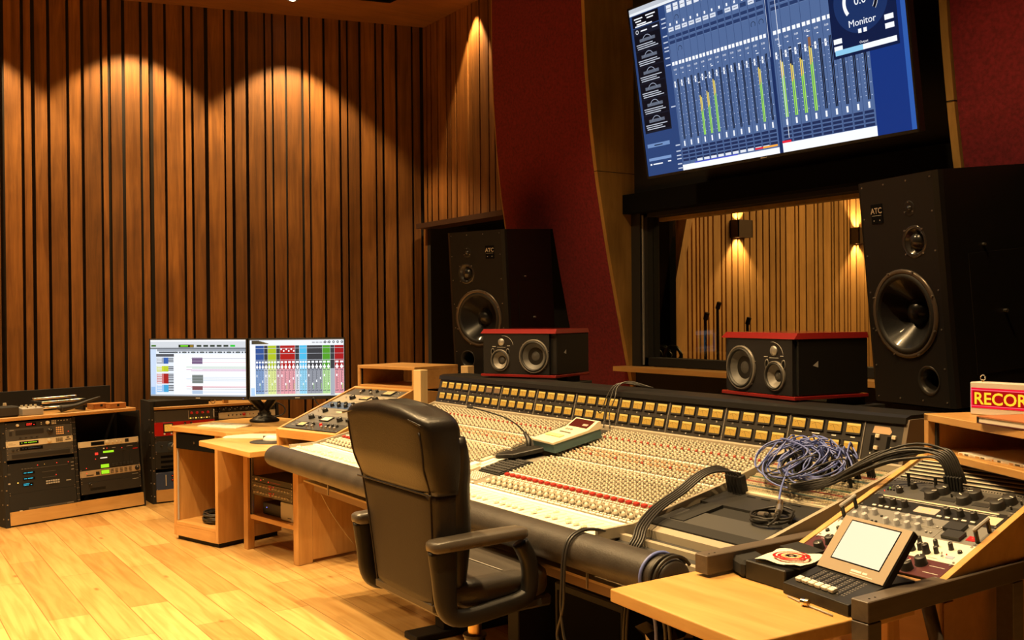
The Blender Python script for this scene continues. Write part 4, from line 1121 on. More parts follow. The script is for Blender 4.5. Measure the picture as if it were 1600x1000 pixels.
# things lying on the left rack (cabinet top runs along lx)
def RT(u, d, z=.762, rz=0):
    p = RFL @ Vector((u, .085 + d, 0)); p.z = z
    return Matrix.Translation(p) @ Matrix.Rotation(math.atan2(lx.y, lx.x) + rz, 4, 'Z')
top_z = .769
def solo(mb, name, label, cat, M, group=None, bevel=0):
    o = mb.build(name, bevel=bevel); o.matrix_world = M
    return tag(o, label, cat, group)
b = MB(); b.bx(-.075, .075, -.06, .06, 0, .075, MATBLK, .008); b.bx(-.07, .07, -.0615, -.059, .01, .065, CHAR)
solo(b, 'small_case', 'small black padded case at the left end of the far left rack top', 'case', RT(.075, .09, top_z))
t = thing('effects_pedal', 'grey guitar pedal box with cream knobs on the far left rack top', 'effects pedal', RT(.25, .09, top_z))
b = MB(); b.prism([(-.055, 0), (.055, 0), (.055, .06), (-.055, .05)], -.075, .075, LGREY, 'YZ'); b.build('body', t, bevel=.004)
for i in range(4):
    b = MB(); b.cyl((-.05 + i * .033, .02, .055), (-.05 + i * .033, .02, .072), .009, CREAM); b.build('knob', t)
for i in range(2):
    b = MB(); b.cyl((-.03 + i * .06, -.03, .05), (-.03 + i * .06, -.03, .062), .006, CHROME, n=8); b.build('footswitch', t)
b = MB()
for i in range(3): b.cyl((-.10 + i * .05, .03, .0), (-.10 + i * .05, .03, .085), .016, CREAM, r1=.012)
solo(b, 'effects_pedal', 'row of pale knobs of a second pedal behind the grey pedal box', 'effects pedal', RT(.14, .22, top_z))
t = thing('metal_stand', 'chrome folding stand lying folded on the far left rack top', 'stand', RT(.50, .18, top_z))
for dy, z in ((-.06, .078), (.05, .10), (.03, .03)):
    b = MB(); b.cyl((-.17, dy, z), (.17, dy + .01, z + .004), .009, CHROME); b.build('tube', t)
for x in (-.165, .17):
    b = MB(); b.bx(x - .008, x + .008, -.08, .07, 0, .09, MATBLK, .003); b.cyl((x, -.085, .05), (x, -.075, .05), .013, CHROME); b.build('end_bracket', t)
b = MB(); b.tube(spl([(-.10, 0, .03), (-.05, .0, .035), (.03, .01, .045), (.12, .02, .07), (.22, .03, .095)], 6), [.028 - .0009 * i for i in range(25)], RUB, 10)
b.tube(spl([(-.1, .0, .03), (-.09, .05, .03), (0, .07, .03), (.09, .04, .05)], 6), .014, RUB, 8)
solo(b, 'microphone_clamp', 'black goose-necked clamp arm lying before the chrome stand, far left rack', 'clamp', RT(.56, .05, top_z))
for k, (u, d, z, rz, w_) in enumerate(((.80, .15, 0, .1, .13), (.90, .07, 0, -.05, .13))):
    t = thing('wooden_box', ('orange wooden microphone box at the back on the far left rack top', 'orange wooden microphone box with a dark clasp, near the right end of the rack top')[k], 'box', RT(u, d, top_z, rz), 'wooden microphone boxes')
    b = MB(); b.bx(-w_ / 2, w_ / 2, -.045, .045, 0, .026, CORKB, .002); b.build('base', t)
    b = MB(); b.bx(-w_ / 2, w_ / 2, -.045, .045, .027, .042, CORKB, .002); b.build('lid', t)
    b = MB(); b.bx(-.009, .009, -.048, -.045, .016, .034, MATBLK); b.build('clasp', t)
b = MB(); b.bx(-.14, .14, -.008, .008, 0, .10, mat('tan_foam', (.34, .20, .10), .8), .004); b.bx(-.15, .15, .008, .014, 0, .115, MATBLK)
solo(b, 'open_case_lid', 'open case lid with tan lining standing at the back of the far left rack', 'case', RT(.75, .34, top_z, .05))

# ------------------------------------------------------------------ second rack beside it, behind the desk
SA = Vector((-3.306, -.700, 0)); SB = Vector((-3.31, .36, 0))
sx_ = (SB - SA).normalized()
SF = frameM(SA, sx_, (-.085, 0, .996))
SFL = flatM(SA, sx_)
rk2 = thing('rack_cabinet', 'second black two-bay rack with wooden plinth behind the desk and twin screens', 'rack', SFL)
W2 = (SB - SA).length
carcass(rk2, W2, .36, .085, .734, .028, .02, .53, .07)
b = MB(); b.bx(.03, W2 - .03, .055, .38, .735, .755, MAPLE, .002); b.build('top_board', rk2)
def ST(u, d): return SFL @ Matrix.Translation((u, .06 + d, .7555))
def SU(bay, y): return SF @ Matrix.Translation((.028 + .2435 if bay == 0 else .54 + .2485, y, -.001))
y = .730
unit('grey preamp with a cluster of red knobs over lit yellow buttons, behind the left screen', SU(0, nxt(2.1)), 2.1, GREY,
     grid('knob', .055, .060, 4, 1, .044, 0, .010, .014, REDP) + grid('btn', .045, .018, 4, 1, .044, 0, .012, .008, AMBL) + grid('btn', .065, .018, 4, 1, .044, 0, .008, .008, WHITE) + [('plate', .03, .045, .003, .07, LGREY), ('handle', .225)], pitch=P_)
unit('bright red two-unit compressor with a round amber meter in the second rack', SU(0, nxt(2.5)), 2.5, REDP,
     [('vu', -.135, .060, .075, .075, AMBER), ('knob', -.165, .014, .007, .008, WHITE), ('knob', -.11, .014, .007, .008, WHITE), ('knob', .0, .09, .009, .008, BLACK), ('knob', .05, .09, .009, .008, BLACK)], pitch=P_)
unit('dark blank panel under the bright red compressor in the second rack', SU(0, nxt(1)), 1, DGREY, [], pitch=P_)
unit('dark blue unit with one big round dial in the second rack', SU(0, nxt(2.0)), 2.0, mat('navy_face', (.02, .032, .05), .45),
     [('knob', -.115, .044, .028, .012, mat('navy_dial', (.03, .045, .07), .4)), ('knob', -.115, .044, .006, .02, STEEL), ('led', -.2, .03, BLUEP), ('knob', -.19, .05, .008, .008, BLACK)], pitch=P_)
unit('black vented panel above the blue power unit in the second rack', SU(0, nxt(3.0)), 3.0, MATBLK, [('vent', 0, .065, .4, .12, 3)], pitch=P_)
unit('blue power supply with two red digit readouts, lowest in the second rack', SU(0, .103), 3.2, BLUEP,
     [('plate', -.165, .075, .008, .085, LGREY, .006), ('disp', -.10, .105, .04, .016, PITCHB, 1, REDE), ('disp', -.10, .072, .04, .016, PITCHB, 1, REDE)], pitch=P_)
y = .730
unit('black unit with a crowded row of silver knobs behind the monitor arm', SU(1, nxt(1)), 1, MATBLK, grid('knob', -.20, .02, 9, 1, .048, 0, .010, .012, CHAR) + grid('led', -.18, .034, 8, 1, .048, 0, CREAM, .003), pitch=P_)
unit('cream unit with small red knobs below the silver knob row, behind the monitor arm', SU(1, nxt(1.2)), 1.2, CREAM,
     grid('knob', -.16, .026, 4, 1, .034, 0, .006, .006, KNOBD) + [('knob', -.03, .028, .012, .012, REDP), ('led', .02, .026, KNOBR, .005), ('led', .05, .026, KNOBD, .005), ('plate', .14, .026, .02, .022, MATBLK), ('led', .142, .034, BLUEL)] + grid('knob', .17, .017, 2, 2, .024, .018, .005, .005, KNOBD), pitch=P_)
unit('grey blank panel at the right end of the second rack, behind the monitor arm', SU(1, nxt(3)), 3, GREY, [], pitch=P_)
b = MB(); b.bx(-.22, .22, -.1, .1, 0, .05, MATBLK, .004); solo(b, 'set_top_box', 'flat black box on the second rack, just under the left screen', 'box', ST(.26, .14))
b = MB(); b.bx(-.02, .02, -.02, .02, 0, .05, MAPLE, .002); solo(b, 'wood_block', 'small pale wooden block on the second rack between the screens', 'block', ST(.62, .05))
b = MB(); b.tube(spl([(math.cos(a) * .02, 0, .022 + math.sin(a) * .02) for a in [i * PI / 4 for i in range(9)]], 3), .004, CHROME, 6)
solo(b, 'metal_ring', 'small steel ring standing on the second rack beside the wooden block', 'ring', ST(.52, .06))

# ================================================================== LEFT DESK
t = thing('desk_cabinet', 'open wooden desk cabinet with a black lockable drawer, left of the console', 'cabinet', loc=(-1.965, -.900, 0), rz=math.radians(17.6))
CW, CD, CH = .49, .50, .715
for x0 in (0, CW - .03):
    b = MB(); b.bx(x0, x0 + .03, 0, CD, .03, CH, MAPLEZ, .002); b.build('side_panel', t)
b = MB(); b.bx(.03, CW - .03, CD - .02, CD, .03, CH, MAPLEZ); b.build('back_panel', t)
b = MB(); b.bx(.03, CW - .03, .0, CD - .02, .10, .125, MAPLE, .002); b.bx(.03, CW - .03, .0, .02, .03, .10, MAPLE); b.build('bottom_shelf', t)
b = MB(); b.bx(.02, CW - .02, .02, CD - .02, 0, .03, MATBLK); b.build('base', t)
dr = MB(); dr.bx(.032, CW - .032, .0, .35, .605, .705, PITCHB, .003); dr = dr.build('drawer', t)
b = MB(); b.cyl((CW * .5, 0, .655), (CW * .5, -.006, .655), .008, CHROME, n=10); b.build('lock', dr)
b = MB(); b.bx(.03, .037, .01, .018, .13, .6, LGREY); b.build('rack_strip', t)
b = MB(); b.prism([(-1.985, -.915), (-1.485, -.757), (-1.36, -.74), (-1.32, -.50), (-1.12, -.05), (-1.35, .10), (-2.15, -.16), (-2.17, -.42)], .717, .75, OAKE)
tag(b.build('worktop', bevel=.003), 'wooden corner desk top over the open cabinet, under the screen arm', 'worktop')
t = thing('rack_desk', 'wooden desk frame holding a low equipment rack beside the console, left', 'desk', loc=(-1.416, -.615, 0), rz=math.radians(10.2))
TW, TD = .64, .52
for nm, x0, x1, y0, y1, z0, z1 in (('post', 0, .05, 0, .05, 0, .685), ('post', TW - .055, TW, 0, .10, 0, .685), ('post', 0, .05, TD - .05, TD, 0, .685), ('post', TW - .05, TW, TD - .05, TD, 0, .685)):
    b = MB(); b.bx(x0, x1, y0, y1, z0, z1, MAPLEZ, .003); b.build(nm, t)
b = MB(); b.bx(TW - .025, TW - .002, .10, TD - .04, .02, .685, MAPLEZ, .002); b.build('side_panel', t)
b = MB(); b.bx(.01, .03, .05, TD - .04, .15, .685, MAPLEZ, .002); b.build('side_panel', t)
b = MB(); b.bx(.05, TW - .055, .02, TD - .05, .195, .225, MAPLE, .002); b.build('shelf', t)
b = MB(); b.bx(.05, TW - .05, TD - .03, TD - .01, .22, .685, REDWOOD); b.build('back_panel', t)
b = MB(); b.bx(.05, .068, .02, .035, .22, .68, PITCHB); b.bx(.068, .072, .02, .035, .22, .68, STEEL); b.build('rack_strip', t)
b = MB(); b.bx(TW - .085, TW - .062, .02, .035, .22, .68, PITCHB)
for i in range(8): b.bx(TW - .078, TW - .070, .0185, .0195, .25 + i * .05, .262 + i * .05, LGREY)
b.build('rack_strip', t)
b = MB(); b.bx(TW - .05, TW - .02, TD, TD + .38, 0, .10, MAPLE, .003); b.build('floor_rail', t)
DM = Matrix.Translation((-1.416, -.615, 0)) @ Matrix.Rotation(math.radians(10.2), 4, 'Z')
b = MB(); o = MB(); o.M = Matrix.Identity(4)
o.prism([(.055, -.325), (.75, -.375), (.80, .50), (.02, .50), (-.03, .02)], .688, .72, OAKE)
o = o.build('worktop', bevel=.004); o.matrix_world = DM; tag(o, 'lower wooden desk top carrying the white keyboard and round mouse mat', 'worktop')
for k, yy in enumerate((.395, .355)):
    unit(('upper of two grey eight-knob preamps low in the left desk rack', 'lower of two grey eight-knob preamps low in the left desk rack')[k], DM @ Matrix.Translation((.315, .02, yy)) @ Matrix.Rotation(PI / 2, 4, 'X'), .9, mat('dim_face', (.10, .095, .085), .4, .3),
         grid('knob', -.20, .02, 12, 1, .036, 0, .006, .010, STEEL) + [('btn', -.02, .028, .03, .008, REDB), ('btn', -.02, .012, .02, .006, REDP), ('led', .02, .03, REDE, .002)], W=.47)
unit('black headphone amplifier above the two preamps in the left desk rack', DM @ Matrix.Translation((.315, .02, .438)) @ Matrix.Rotation(PI / 2, 4, 'X'), .8, DGREY,
     [('knob', -.18, .018, .007, .01, CREAM), ('led', -.13, .015, REDE), ('led', -.10, .022, WHITE), ('led', -.04, .012, REDE), ('dash', [(-.02, .012, .12)], REDP)], W=.47)
b = MB(); b.bx(-.11, .11, -.09, .09, 0, .075, mat('navy_box', (.025, .030, .05), .5), .004); b.cyl((-.06, -.09, .045), (-.06, -.092, .045), .003, BLUEL, n=8)
solo(b, 'network_box', 'dark navy box with a blue light on the lower desk rack shelf', 'electronics box', DM @ Matrix.Translation((.21, .17, .2255)))
t = thing('drive_box', 'pale upright metal drive box beside the navy box on the desk rack shelf', 'hard drive', DM @ Matrix.Translation((.455, .16, .2255)))
b = MB(); b.bx(-.095, .095, -.11, .11, 0, .115, LGREY, .005); b.build('case', t)
b = MB(); b.bx(-.01, .03, -.112, -.110, .02, .024, MATBLK); b.build('slot', t)
b = MB(); b.bx(-.03, .04, -.01, .01, 0, .06, PAPER); solo(b, 'paper_card', 'small pale card standing on top of the metal drive box', 'card', DM @ Matrix.Translation((.46, .17, .341)))

def coil(c, r, n, th, mm_, seed=1, flat=.012, tail=None, sq=1.0):
    rr = random.Random(seed); pts = []
    for i in range(n * 10):
        a = 2 * PI * i / 10; q = r * (1 + rr.uniform(-.16, .16))
        pts.append((c[0] + q * math.cos(a), c[1] + q * sq * math.sin(a), c[2] + th + flat * i / 10 * .6 + rr.uniform(0, th)))
    if tail: pts += tail
    b = MB(); b.tube(spl(pts, 3), th, mm_, 6); return b
b = coil((0, 0, 0), .115, 9, .007, CABB, 3, .010); solo(b, 'cable_coil', 'coiled black cables lying in the bottom of the open desk cabinet', 'cable', Matrix.Translation((-1.965, -.900, .1255)) @ Matrix.Rotation(math.radians(17.6), 4, 'Z') @ Matrix.Translation((.30, .17, 0)))

# keyboards, mouse
def keyboard(label, M, w_, d, keys, group=None, body=mat('keyboard_white', (.80, .79, .74), .4)):
    t = thing('keyboard', label, 'keyboard', M, group)
    b = MB(); b.prism([(0, 0), (d, 0), (d, .014), (0, .005)], -w_ / 2, w_ / 2, body, 'YZ'); b.build('base', t)
    b = MB(); nx, ny = keys
    for i in range(nx):
        for j in range(ny):
            x = -w_ / 2 + .008 + i * (w_ - .016) / nx; yv = .008 + j * (d - .016) / ny; z = .005 + .009 * (yv / d)
            b.bx(x + .001, x + (w_ - .016) / nx - .001, yv, yv + (d - .016) / ny - .002, z, z + .003, WHITE)
    o_ = b.build('keys', t); o_['kind'] = 'stuff'
    return t
keyboard('white computer keyboard in front of the round mouse mat on the lower desk', Matrix.Translation((-1.22, -.64, .7205)) @ Matrix.Rotation(math.radians(51), 4, 'Z'), .34, .13, (15, 6))
keyboard('second small white keypad beside the longer keyboard on the lower desk', Matrix.Translation((-1.06, -.42, .7205)) @ Matrix.Rotation(math.radians(51), 4, 'Z'), .10, .13, (4, 5))
keyboard('flat white keyboard on the upper corner desk under the screens', Matrix.Translation((-1.68, -.70, .7505)) @ Matrix.Rotation(math.radians(30), 4, 'Z'), .33, .15, (15, 6))
b = MB(); b.lathe([(.115, 0), (.115, .004), (.0, .0045)], (0, 0, 0), (0, 0, 1), mat('mat_black', (.02, .017, .015), .7), 36)
solo(b, 'mouse_mat', 'round black mouse mat on the lower wooden desk', 'mouse mat', Matrix.Translation((-.98, -.60, .7205)))
t = thing('computer_mouse', 'white computer mouse on the round black mat', 'mouse', Matrix.Translation((-1.0, -.58, .7255)) @ Matrix.Rotation(math.radians(40), 4, 'Z'))
b = MB(); n_ = 16
vs = [(0, 0, .032)]
for (rr_, hh) in ((.5, .029), (.85, .019), (1, .006), (.97, 0)):
    for k in range(n_): vs.append((.055 * rr_ * math.cos(2 * PI * k / n_), .031 * rr_ * math.sin(2 * PI * k / n_), hh))
fs = [(0, 1 + k, 1 + (k + 1) % n_) for k in range(n_)]
for r_ in range(3):
    for k in range(n_): a = 1 + r_ * n_; fs.append((a + k, a + n_ + k, a + n_ + (k + 1) % n_, a + (k + 1) % n_))
b.add(vs, fs, MATS['keyboard_white'], True); b.build('shell', t)
b = MB(); b.bx(-.055, -.03, -.0008, .0008, .012, .0265, GREY); b.build('button_line', t)
b = MB(); b.bx(-.11, .11, -.07, .07, 0, .003, mat('yellow_paper', (.75, .52, .12), .7)); solo(b, 'note_paper', 'yellow paper at the foot of the slanted left rack', 'paper', Matrix.Translation((-.98, -.33, .7205)) @ Matrix.Rotation(.6, 4, 'Z'))
b = MB(); b.tube(spl([(-.17, -.03, .014), (-.05, -.01, .014), (.06, .0, .014), (.19, .02, .014)], 6), .013, RUB, 10); b.cyl((.19, .02, .014), (.20, .022, .014), .007, CHROME, n=8)
solo(b, 'marker_pen', 'thick black marker on the ledge at the foot of the slanted left rack', 'pen', Matrix.Translation((-.70, -.45, .765)) @ Matrix.Rotation(.27, 4, 'Z'))

# twin screens on a V arm
def linm(o_, p0, p1, z0, tilt=0):
    d = Vector((p1[0] - p0[0], p1[1] - p0[1], 0)); return frameM((p0[0], p0[1], z0), d, (0, 0, 1)), d.length
LIGHT = (240, 244, 250)
def monitor(label, p0, p1, z0, z1, draw):
    M, w_ = linm(None, p0, p1, z0); h = z1 - z0
    t = thing('computer_monitor', label, 'monitor', M)
    b = MB(); b.bx(0, w_, 0, h, -.03, -.001, BLACK, .004); b.bx(w_ * .3, w_ * .7, h * .25, h * .7, -.05, -.03, BLACK, .006); b.build('housing', t)
    b = MB()
    for x0, x1, y0, y1 in ((0, w_, 0, .022), (0, w_, h - .008, h), (0, .008, .02, h - .006), (w_ - .008, w_, .02, h - .006)): b.bx(x0, x1, y0, y1, -.002, .002, MATBLK)
    b.rect(w_ / 2 - .015, .008, w_ / 2 + .015, .013, .0022, LGREY); b.rect(w_ - .03, .008, w_ - .027, .011, .0023, BLUEL); b.build('bezel', t)
    c_ = Canvas(w_ - .016, h - .03); draw(c_); o_ = c_.mb.build('screen', t); o_.location = (.008, .022, -.0009)
    return t
def draw_a(c):
    rr = random.Random(2)
    c.r(0, 0, 1, 1, (232, 240, 250), 0); c.r(0, 0, 1, .03, (250, 250, 252), 1); c.r(0, .03, 1, .14, (214, 218, 224), 1)
    c.r(.01, .09, .06, .12, (60, 110, 30), 2); c.r(.30, .085, .46, .135, (24, 32, 20), 2); c.r(.32, .095, .40, .12, (120, 220, 50), 3); c.r(.42, .09, .455, .13, (150, 120, 40), 3)
    for i in range(6): c.r(.49 + .07 * i, .09, .54 + .07 * i, .125, (60, 70, 60) if i < 5 else (50, 200, 60), 2)
    c.r(0, .14, 1, .165, (120, 124, 132), 2); c.r(.07, .165, 1, .205, (160, 166, 176), 2); c.r(.09, .21, 1, .235, (78, 84, 92), 2)
    for i in range(24): c.r(.26 + .031 * i, .208, .275 + .031 * i, .238, (230, 234, 240) if i % 3 else (110, 116, 110), 3)
    c.r(0, .165, .06, 1, (205, 222, 246), 2); c.r(.005, .84, .05, .99, (150, 190, 235), 3); c.r(.06, .25, .25, .30, (86, 88, 94), 2)
    for v0, v1, col, col2 in ((.315, .425, (170, 176, 186), (60, 100, 175)), (.465, .565, (205, 214, 60), (190, 205, 50)), (.60, .78, (205, 120, 120), (170, 40, 36)), (.80, .93, (150, 195, 240), (70, 165, 215))):
        c.r(.065, v0, .14, v1, col, 3); c.r(.14, v0, .19, v1, col2, 3)
        n = int((v1 - v0) / .03)
        for i in range(n): c.r(.19, v0 + i * .03 + .004, .245, v0 + i * .03 + .022, (40, 44, 50) if i % 2 else (96, 100, 106), 4); c.r(.07, v0 + i * .03 + .004, .12, v0 + i * .03 + .02, (235, 238, 244), 4)
    c.r(.245, .25, 1, .98, (246, 248, 252), 1)
    for v, u0, col in ((.33, .43, (120, 120, 150)), (.40, .43, (245, 190, 200)), (.48, .38, (140, 190, 140)), (.50, .44, (120, 170, 120)), (.525, .38, (190, 60, 160)), (.545, .43, (200, 90, 170)), (.66, .43, (190, 210, 230)), (.69, .38, (150, 190, 215)), (.72, .43, (190, 210, 230)), (.82, .38, (240, 130, 150)), (.84, .43, (200, 90, 110)), (.87, .38, (180, 190, 190)), (.92, .43, (170, 200, 240))):
        c.r(u0, v, 1, v + .006, col, 2)
    c.r(.44, .315, .55, .43, (120, 96, 130), 3); c.r(.44, .62, .555, .77, (118, 126, 122), 3); c.r(.44, .82, .55, .89, (130, 80, 84), 3); c.r(.44, .90, .55, .96, (180, 200, 225), 3)
    for i in range(9): c.r(.44, .325 + .0 + i * .05, .55, .328 + i * .05, (225, 228, 240), 4)
    c.r(0, .975, 1, 1, (170, 176, 184), 4)
def draw_b(c):
    c.r(0, 0, 1, 1, (240, 244, 252), 0); c.r(0, 0, 1, .015, (120, 110, 100), 2)
    for i in range(7): c.r(.02 + .012 * i, .02 + .008 * i, .10 + .016 * i, .085, (70 + 8 * i, 62 + 6 * i, 50), 2)
    for i in range(5): c.arc(.80 + .045 * i, .055, .022, .012, 0, 360, (60, 64, 60), 3, 14); c.r(.66 + .04 * i, .05, .69 + .04 * i, .07, (170, 174, 180), 2)
    c.r(0, .095, .06, 1, (246, 250, 255), 1); c.r(.01, .85, .05, .99, (185, 215, 248), 2)
    G = (60, 62, 66); x = .06
    segs = [(.09, (50, 84, 150), 3, (130, 160, 205)), (.04, G, 1, (200, 205, 215)), (.09, (178, 196, 40), 3, (226, 236, 150)), (.04, G, 1, (205, 160, 165)), (.16, (178, 32, 30), 4, (232, 160, 168)), (.045, G, 1, (210, 215, 225)), (.08, (80, 190, 235), 3, (150, 215, 245)), (.165, G, 4, (150, 154, 164)), (.085, (84, 160, 44), 2, (180, 220, 150)), (.045, G, 0, (170, 174, 184)), (.10, (170, 30, 34), 2, (228, 150, 158))]
    tot = sum(s_[0] for s_ in segs); k = .94 / tot
    for w_, col, n, low in segs:
        w_ *= k
        c.r(x, .11, x + w_ - .002, .52, col, 2); c.r(x, .52, x + w_ - .002, .96, low, 2); c.r(x, .96, x + w_ - .002, 1, (235, 240, 215) if n else low, 2)
        for v in (.155, .25, .36): c.r(x, v, x + w_ - .002, v + .006, (200, 205, 215), 3)
        for i in range(n):
            u = x + (i + .15) * w_ / n; q = w_ / n * .7
            c.r(u, .385, u + q, .42, (245, 248, 252), 4); c.r(u, .47, u + q, .505, (250, 250, 252), 4); c.r(u + q * .3, .44, u + q * .7, .52, (250, 250, 252), 4)
            c.r(u - q * .15, .53, u - q * .08, .96, (90, 96, 110), 4)
            for v in range(9): c.r(u + q * .65, .56 + v * .042, u + q * .95, .566 + v * .042, (90, 94, 104), 4)
            c.r(u + q * .35, .56, u + q * .48, .88, (70, 74, 84), 4); c.r(u + q * .22, .62 + .05 * ((i * 7) % 4), u + q * .62, .66 + .05 * ((i * 7) % 4), (250, 252, 255), 5)
            c.r(u, .535, u + q, .548, (80, 84, 94), 5); c.r(u, .90, u + q, .912, (70, 74, 84), 5)
            if i % 2: c.r(u + q * .7, .78, u + q * .85, .88, (150, 210, 90), 5)
        if col[0] == 178 and n == 4:
            for i in range(6): c.r(x + .005 + i * w_ / 6, .16 + .03 * (i % 2), x + .02 + i * w_ / 6, .19 + .03 * (i % 2), (250, 240, 240), 4)
        x += w_
    c.r(0, .985, 1, 1, (205, 210, 220), 3)
monitor('left computer screen full of white editing lanes on the double arm', (-1.985, -1.042), (-1.481, -.559), .935, 1.332, draw_a)
monitor('right computer screen with coloured mixer columns on the double arm', (-1.472, -.552), (-1.175, -.015), .935, 1.332, draw_b)
t = thing('monitor_arm', 'black V-shaped double screen arm standing on the upper corner desk', 'monitor arm', loc=(-1.86, -.31, .7505))
b = MB(); b.lathe([(.10, 0), (.10, .012), (.07, .03), (.045, .045), (.045, .06)], (0, 0, 0), (0, 0, 1), BLACK, 28); b.lathe([(.045, .06), (.03, .062), (0, .062)], (0, 0, 0), (0, 0, 1), BLACK, 28); b.build('base', t)
b = MB(); b.cyl((0, 0, .06), (0, 0, .11), .035, BLACK, n=20); b.build('hub', t)
for (ex, ey) in ((.13, -.46), (.50, .02)):
    b = MB(); d = Vector((ex, ey, 0)).normalized()
    k_ = (.03, -.14, .21) if ey < -.1 else (.12, .06, .21)
    b.tube([(0, 0, .08), k_, (ex * .86, ey * .86, .36)], .030, BLACK, 10)
    b.tube([(ex * .86, ey * .86, .36), (ex, ey, .38)], .02, BLACK, 8); b.build('arm', t)
b = MB(); b.tube(spl([(.02, .03, .02), (.07, .11, .05), (.05, .12, .10), (.01, .05, .14)], 6), .005, CABB, 6); b.build('cable', t)
b = MB(); b.tube(spl([(-1.27, -.20, .95), (-1.25, -.17, .90), (-1.22, -.13, .89), (-1.19, -.09, .94)], 6), .005, CABB, 6); tag(b.build('screen_cable'), 'short black cable looping below the right computer screen', 'cable')

# ------------------------------------------------------------------ slanted rack left of the console
XL = Vector((.963, .268, 0)); YL = Vector((-.16, .56, .198))
OL = Vector((-.795, -.600, .822))
FL = frameM(OL, XL, YL)
LW, LH = .50, .615
def slant_cabinet(label, F, W, H, zb, back=.30, body_to=None, side_mat=MAPLEZ):
    """wooden desk-top rack: sloped open frame for units, plus its body; local to frame F flattened"""
    o0 = F.to_translation(); xd = F.to_3x3() @ Vector((1, 0, 0)); FM = flatM(o0, xd); inv = FM.inverted()
    top = inv @ (F @ Vector((0, H, 0)))      # (0, ytop, ztop)
    t = thing('sloped_rack', label, 'rack', FM)
    for x0, x1 in ((-.018, 0), (W, W + .018)):
        b = MB(); b.prism([(-.02, -.004), (top.y, top.z + .010), (top.y + back, top.z + .004 if back < .2 else top.z - .02), (top.y + back, zb), (-.012, zb if zb < 0 else -.004)], x0, x1, side_mat, 'YZ')
        b.build('side_panel', t, bevel=.002)
    b = MB(); b.prism([(-.02, -.006), (0, .002), (.012, -.006 + min(zb, 0) * .4), (-.012, -.006 + min(zb, 0) * .4)], 0, W, MAPLE, 'YZ'); b.build('front_strip', t)
    b = MB(); b.prism([(top.y - .018, top.z + .002), (top.y, top.z + .010), (top.y + back, top.z + .004 if back < .2 else top.z - .02), (top.y + back, top.z - .04), (top.y - .018, top.z - .05)], 0, W, MAPLE, 'YZ'); b.build('top_strip', t)
    return t, FM, top
slant_cabinet('sloping wooden rack of outboard gear at the left end of the console', FL, LW, LH, -.12, .25)
def FU(F, W, yy): return F @ Matrix.Translation((W / 2, yy, .002))
def steps(F, W, H, us, pitch=.0445):
    out = []; y_ = H - .02
    for u in us:
        y_ -= u * pitch; out.append(FU(F, W, y_))
    return out
MM = steps(FL, LW, LH, [2, 2.6, 2.0, 2.4, 2.1, 2.0])
unit('black unit with silver-topped knobs and a tan meter, topmost in the left sloping rack', MM[0], 2, DGREY,
     grid('knob', -.13, .060, 3, 1, .062, 0, .010, .014, BLACK) + grid('knob', -.12, .028, 2, 1, .09, 0, .009, .014, STEEL) + [('vu', .115, .045, .085, .06, mat('tan_meter', (.55, .42, .22), .5)), ('led', .19, .07, WHITE), ('led', .19, .05, WHITE), ('dash', [(.18, .02, .04), (-.02, .075, .03)], WHITE)], depth=.06)
unit('beige compressor with a small meter between two black knobs, second in the left sloping rack', MM[1], 2.6, mat('putty_face', (.30, .265, .20), .45),
     [('knob', -.105, .06, .019, .020, BLACK), ('knob', .10, .06, .019, .020, BLACK), ('vu', .0, .07, .075, .045, mat('tan_meter', (1, 1, 1))), ('toggle', -.165, .06), ('toggle', .175, .06), ('dash', [(-.05, .02, .10), (.12, .09, .03), (-.15, .09, .03)], MATBLK)], depth=.06)
unit('blue equaliser crowded with black knobs, third in the left sloping rack', MM[2], 2.0, mat('steel_blue_face', (.025, .06, .17), .4),
     grid('knob', -.13, .060, 5, 1, .065, 0, .011, .018, BLACK) + grid('knob', -.155, .026, 6, 1, .062, 0, .012, .018, BLACK) + [('toggle', -.2, .06), ('toggle', -.2, .03)], depth=.06)
unit('grey unit with one black knob and bright toggles, fourth in the left sloping rack', MM[3], 2.4, mat('warm_grey_face', (.17, .155, .13), .45),
     [('knob', -.13, .055, .017, .02, BLACK), ('toggle', -.19, .05), ('toggle', -.19, .075), ('plate', .0, .06, .07, .012, CREAM), ('knob', .10, .055, .017, .02, BLACK), ('dash', [(-.08, .08, .12), (-.05, .03, .09)], MATBLK)], depth=.06)
unit('dark grey compressor with a white meter, fifth in the left sloping rack', MM[4], 2.1, mat('slate_face', (.07, .066, .06), .45),
     [('knob', -.14, .05, .018, .022, BLACK), ('knob', -.075, .06, .010, .014, BLACK), ('vu', .0, .048, .08, .055, mat('white_meter', (.75, .68, .55), .5)), ('led', .075, .07, REDE), ('knob', .12, .045, .017, .022, BLACK), ('knob', .18, .05, .01, .014, BLACK)], depth=.06)
unit('black unit with silver knobs and one red cap, lowest in the left sloping rack', MM[5], 2.0, DGREY,
     [('vu', -.12, .05, .065, .05, mat('tan_meter', (1, 1, 1)))] + grid('knob', -.05, .030, 2, 1, .045, 0, .009, .014, STEEL) + grid('knob', -.03, .062, 1, 1, .05, 0, .009, .014, BLACK) + [('knob', .045, .055, .009, .016, REDP)] + grid('knob', .08, .03, 4, 1, .038, 0, .008, .014, STEEL) + grid('knob', .10, .062, 3, 1, .04, 0, .008, .012, BLACK) + [('dash', [(-.21, .07, .03), (-.21, .04, .03)], WHITE)], depth=.06)
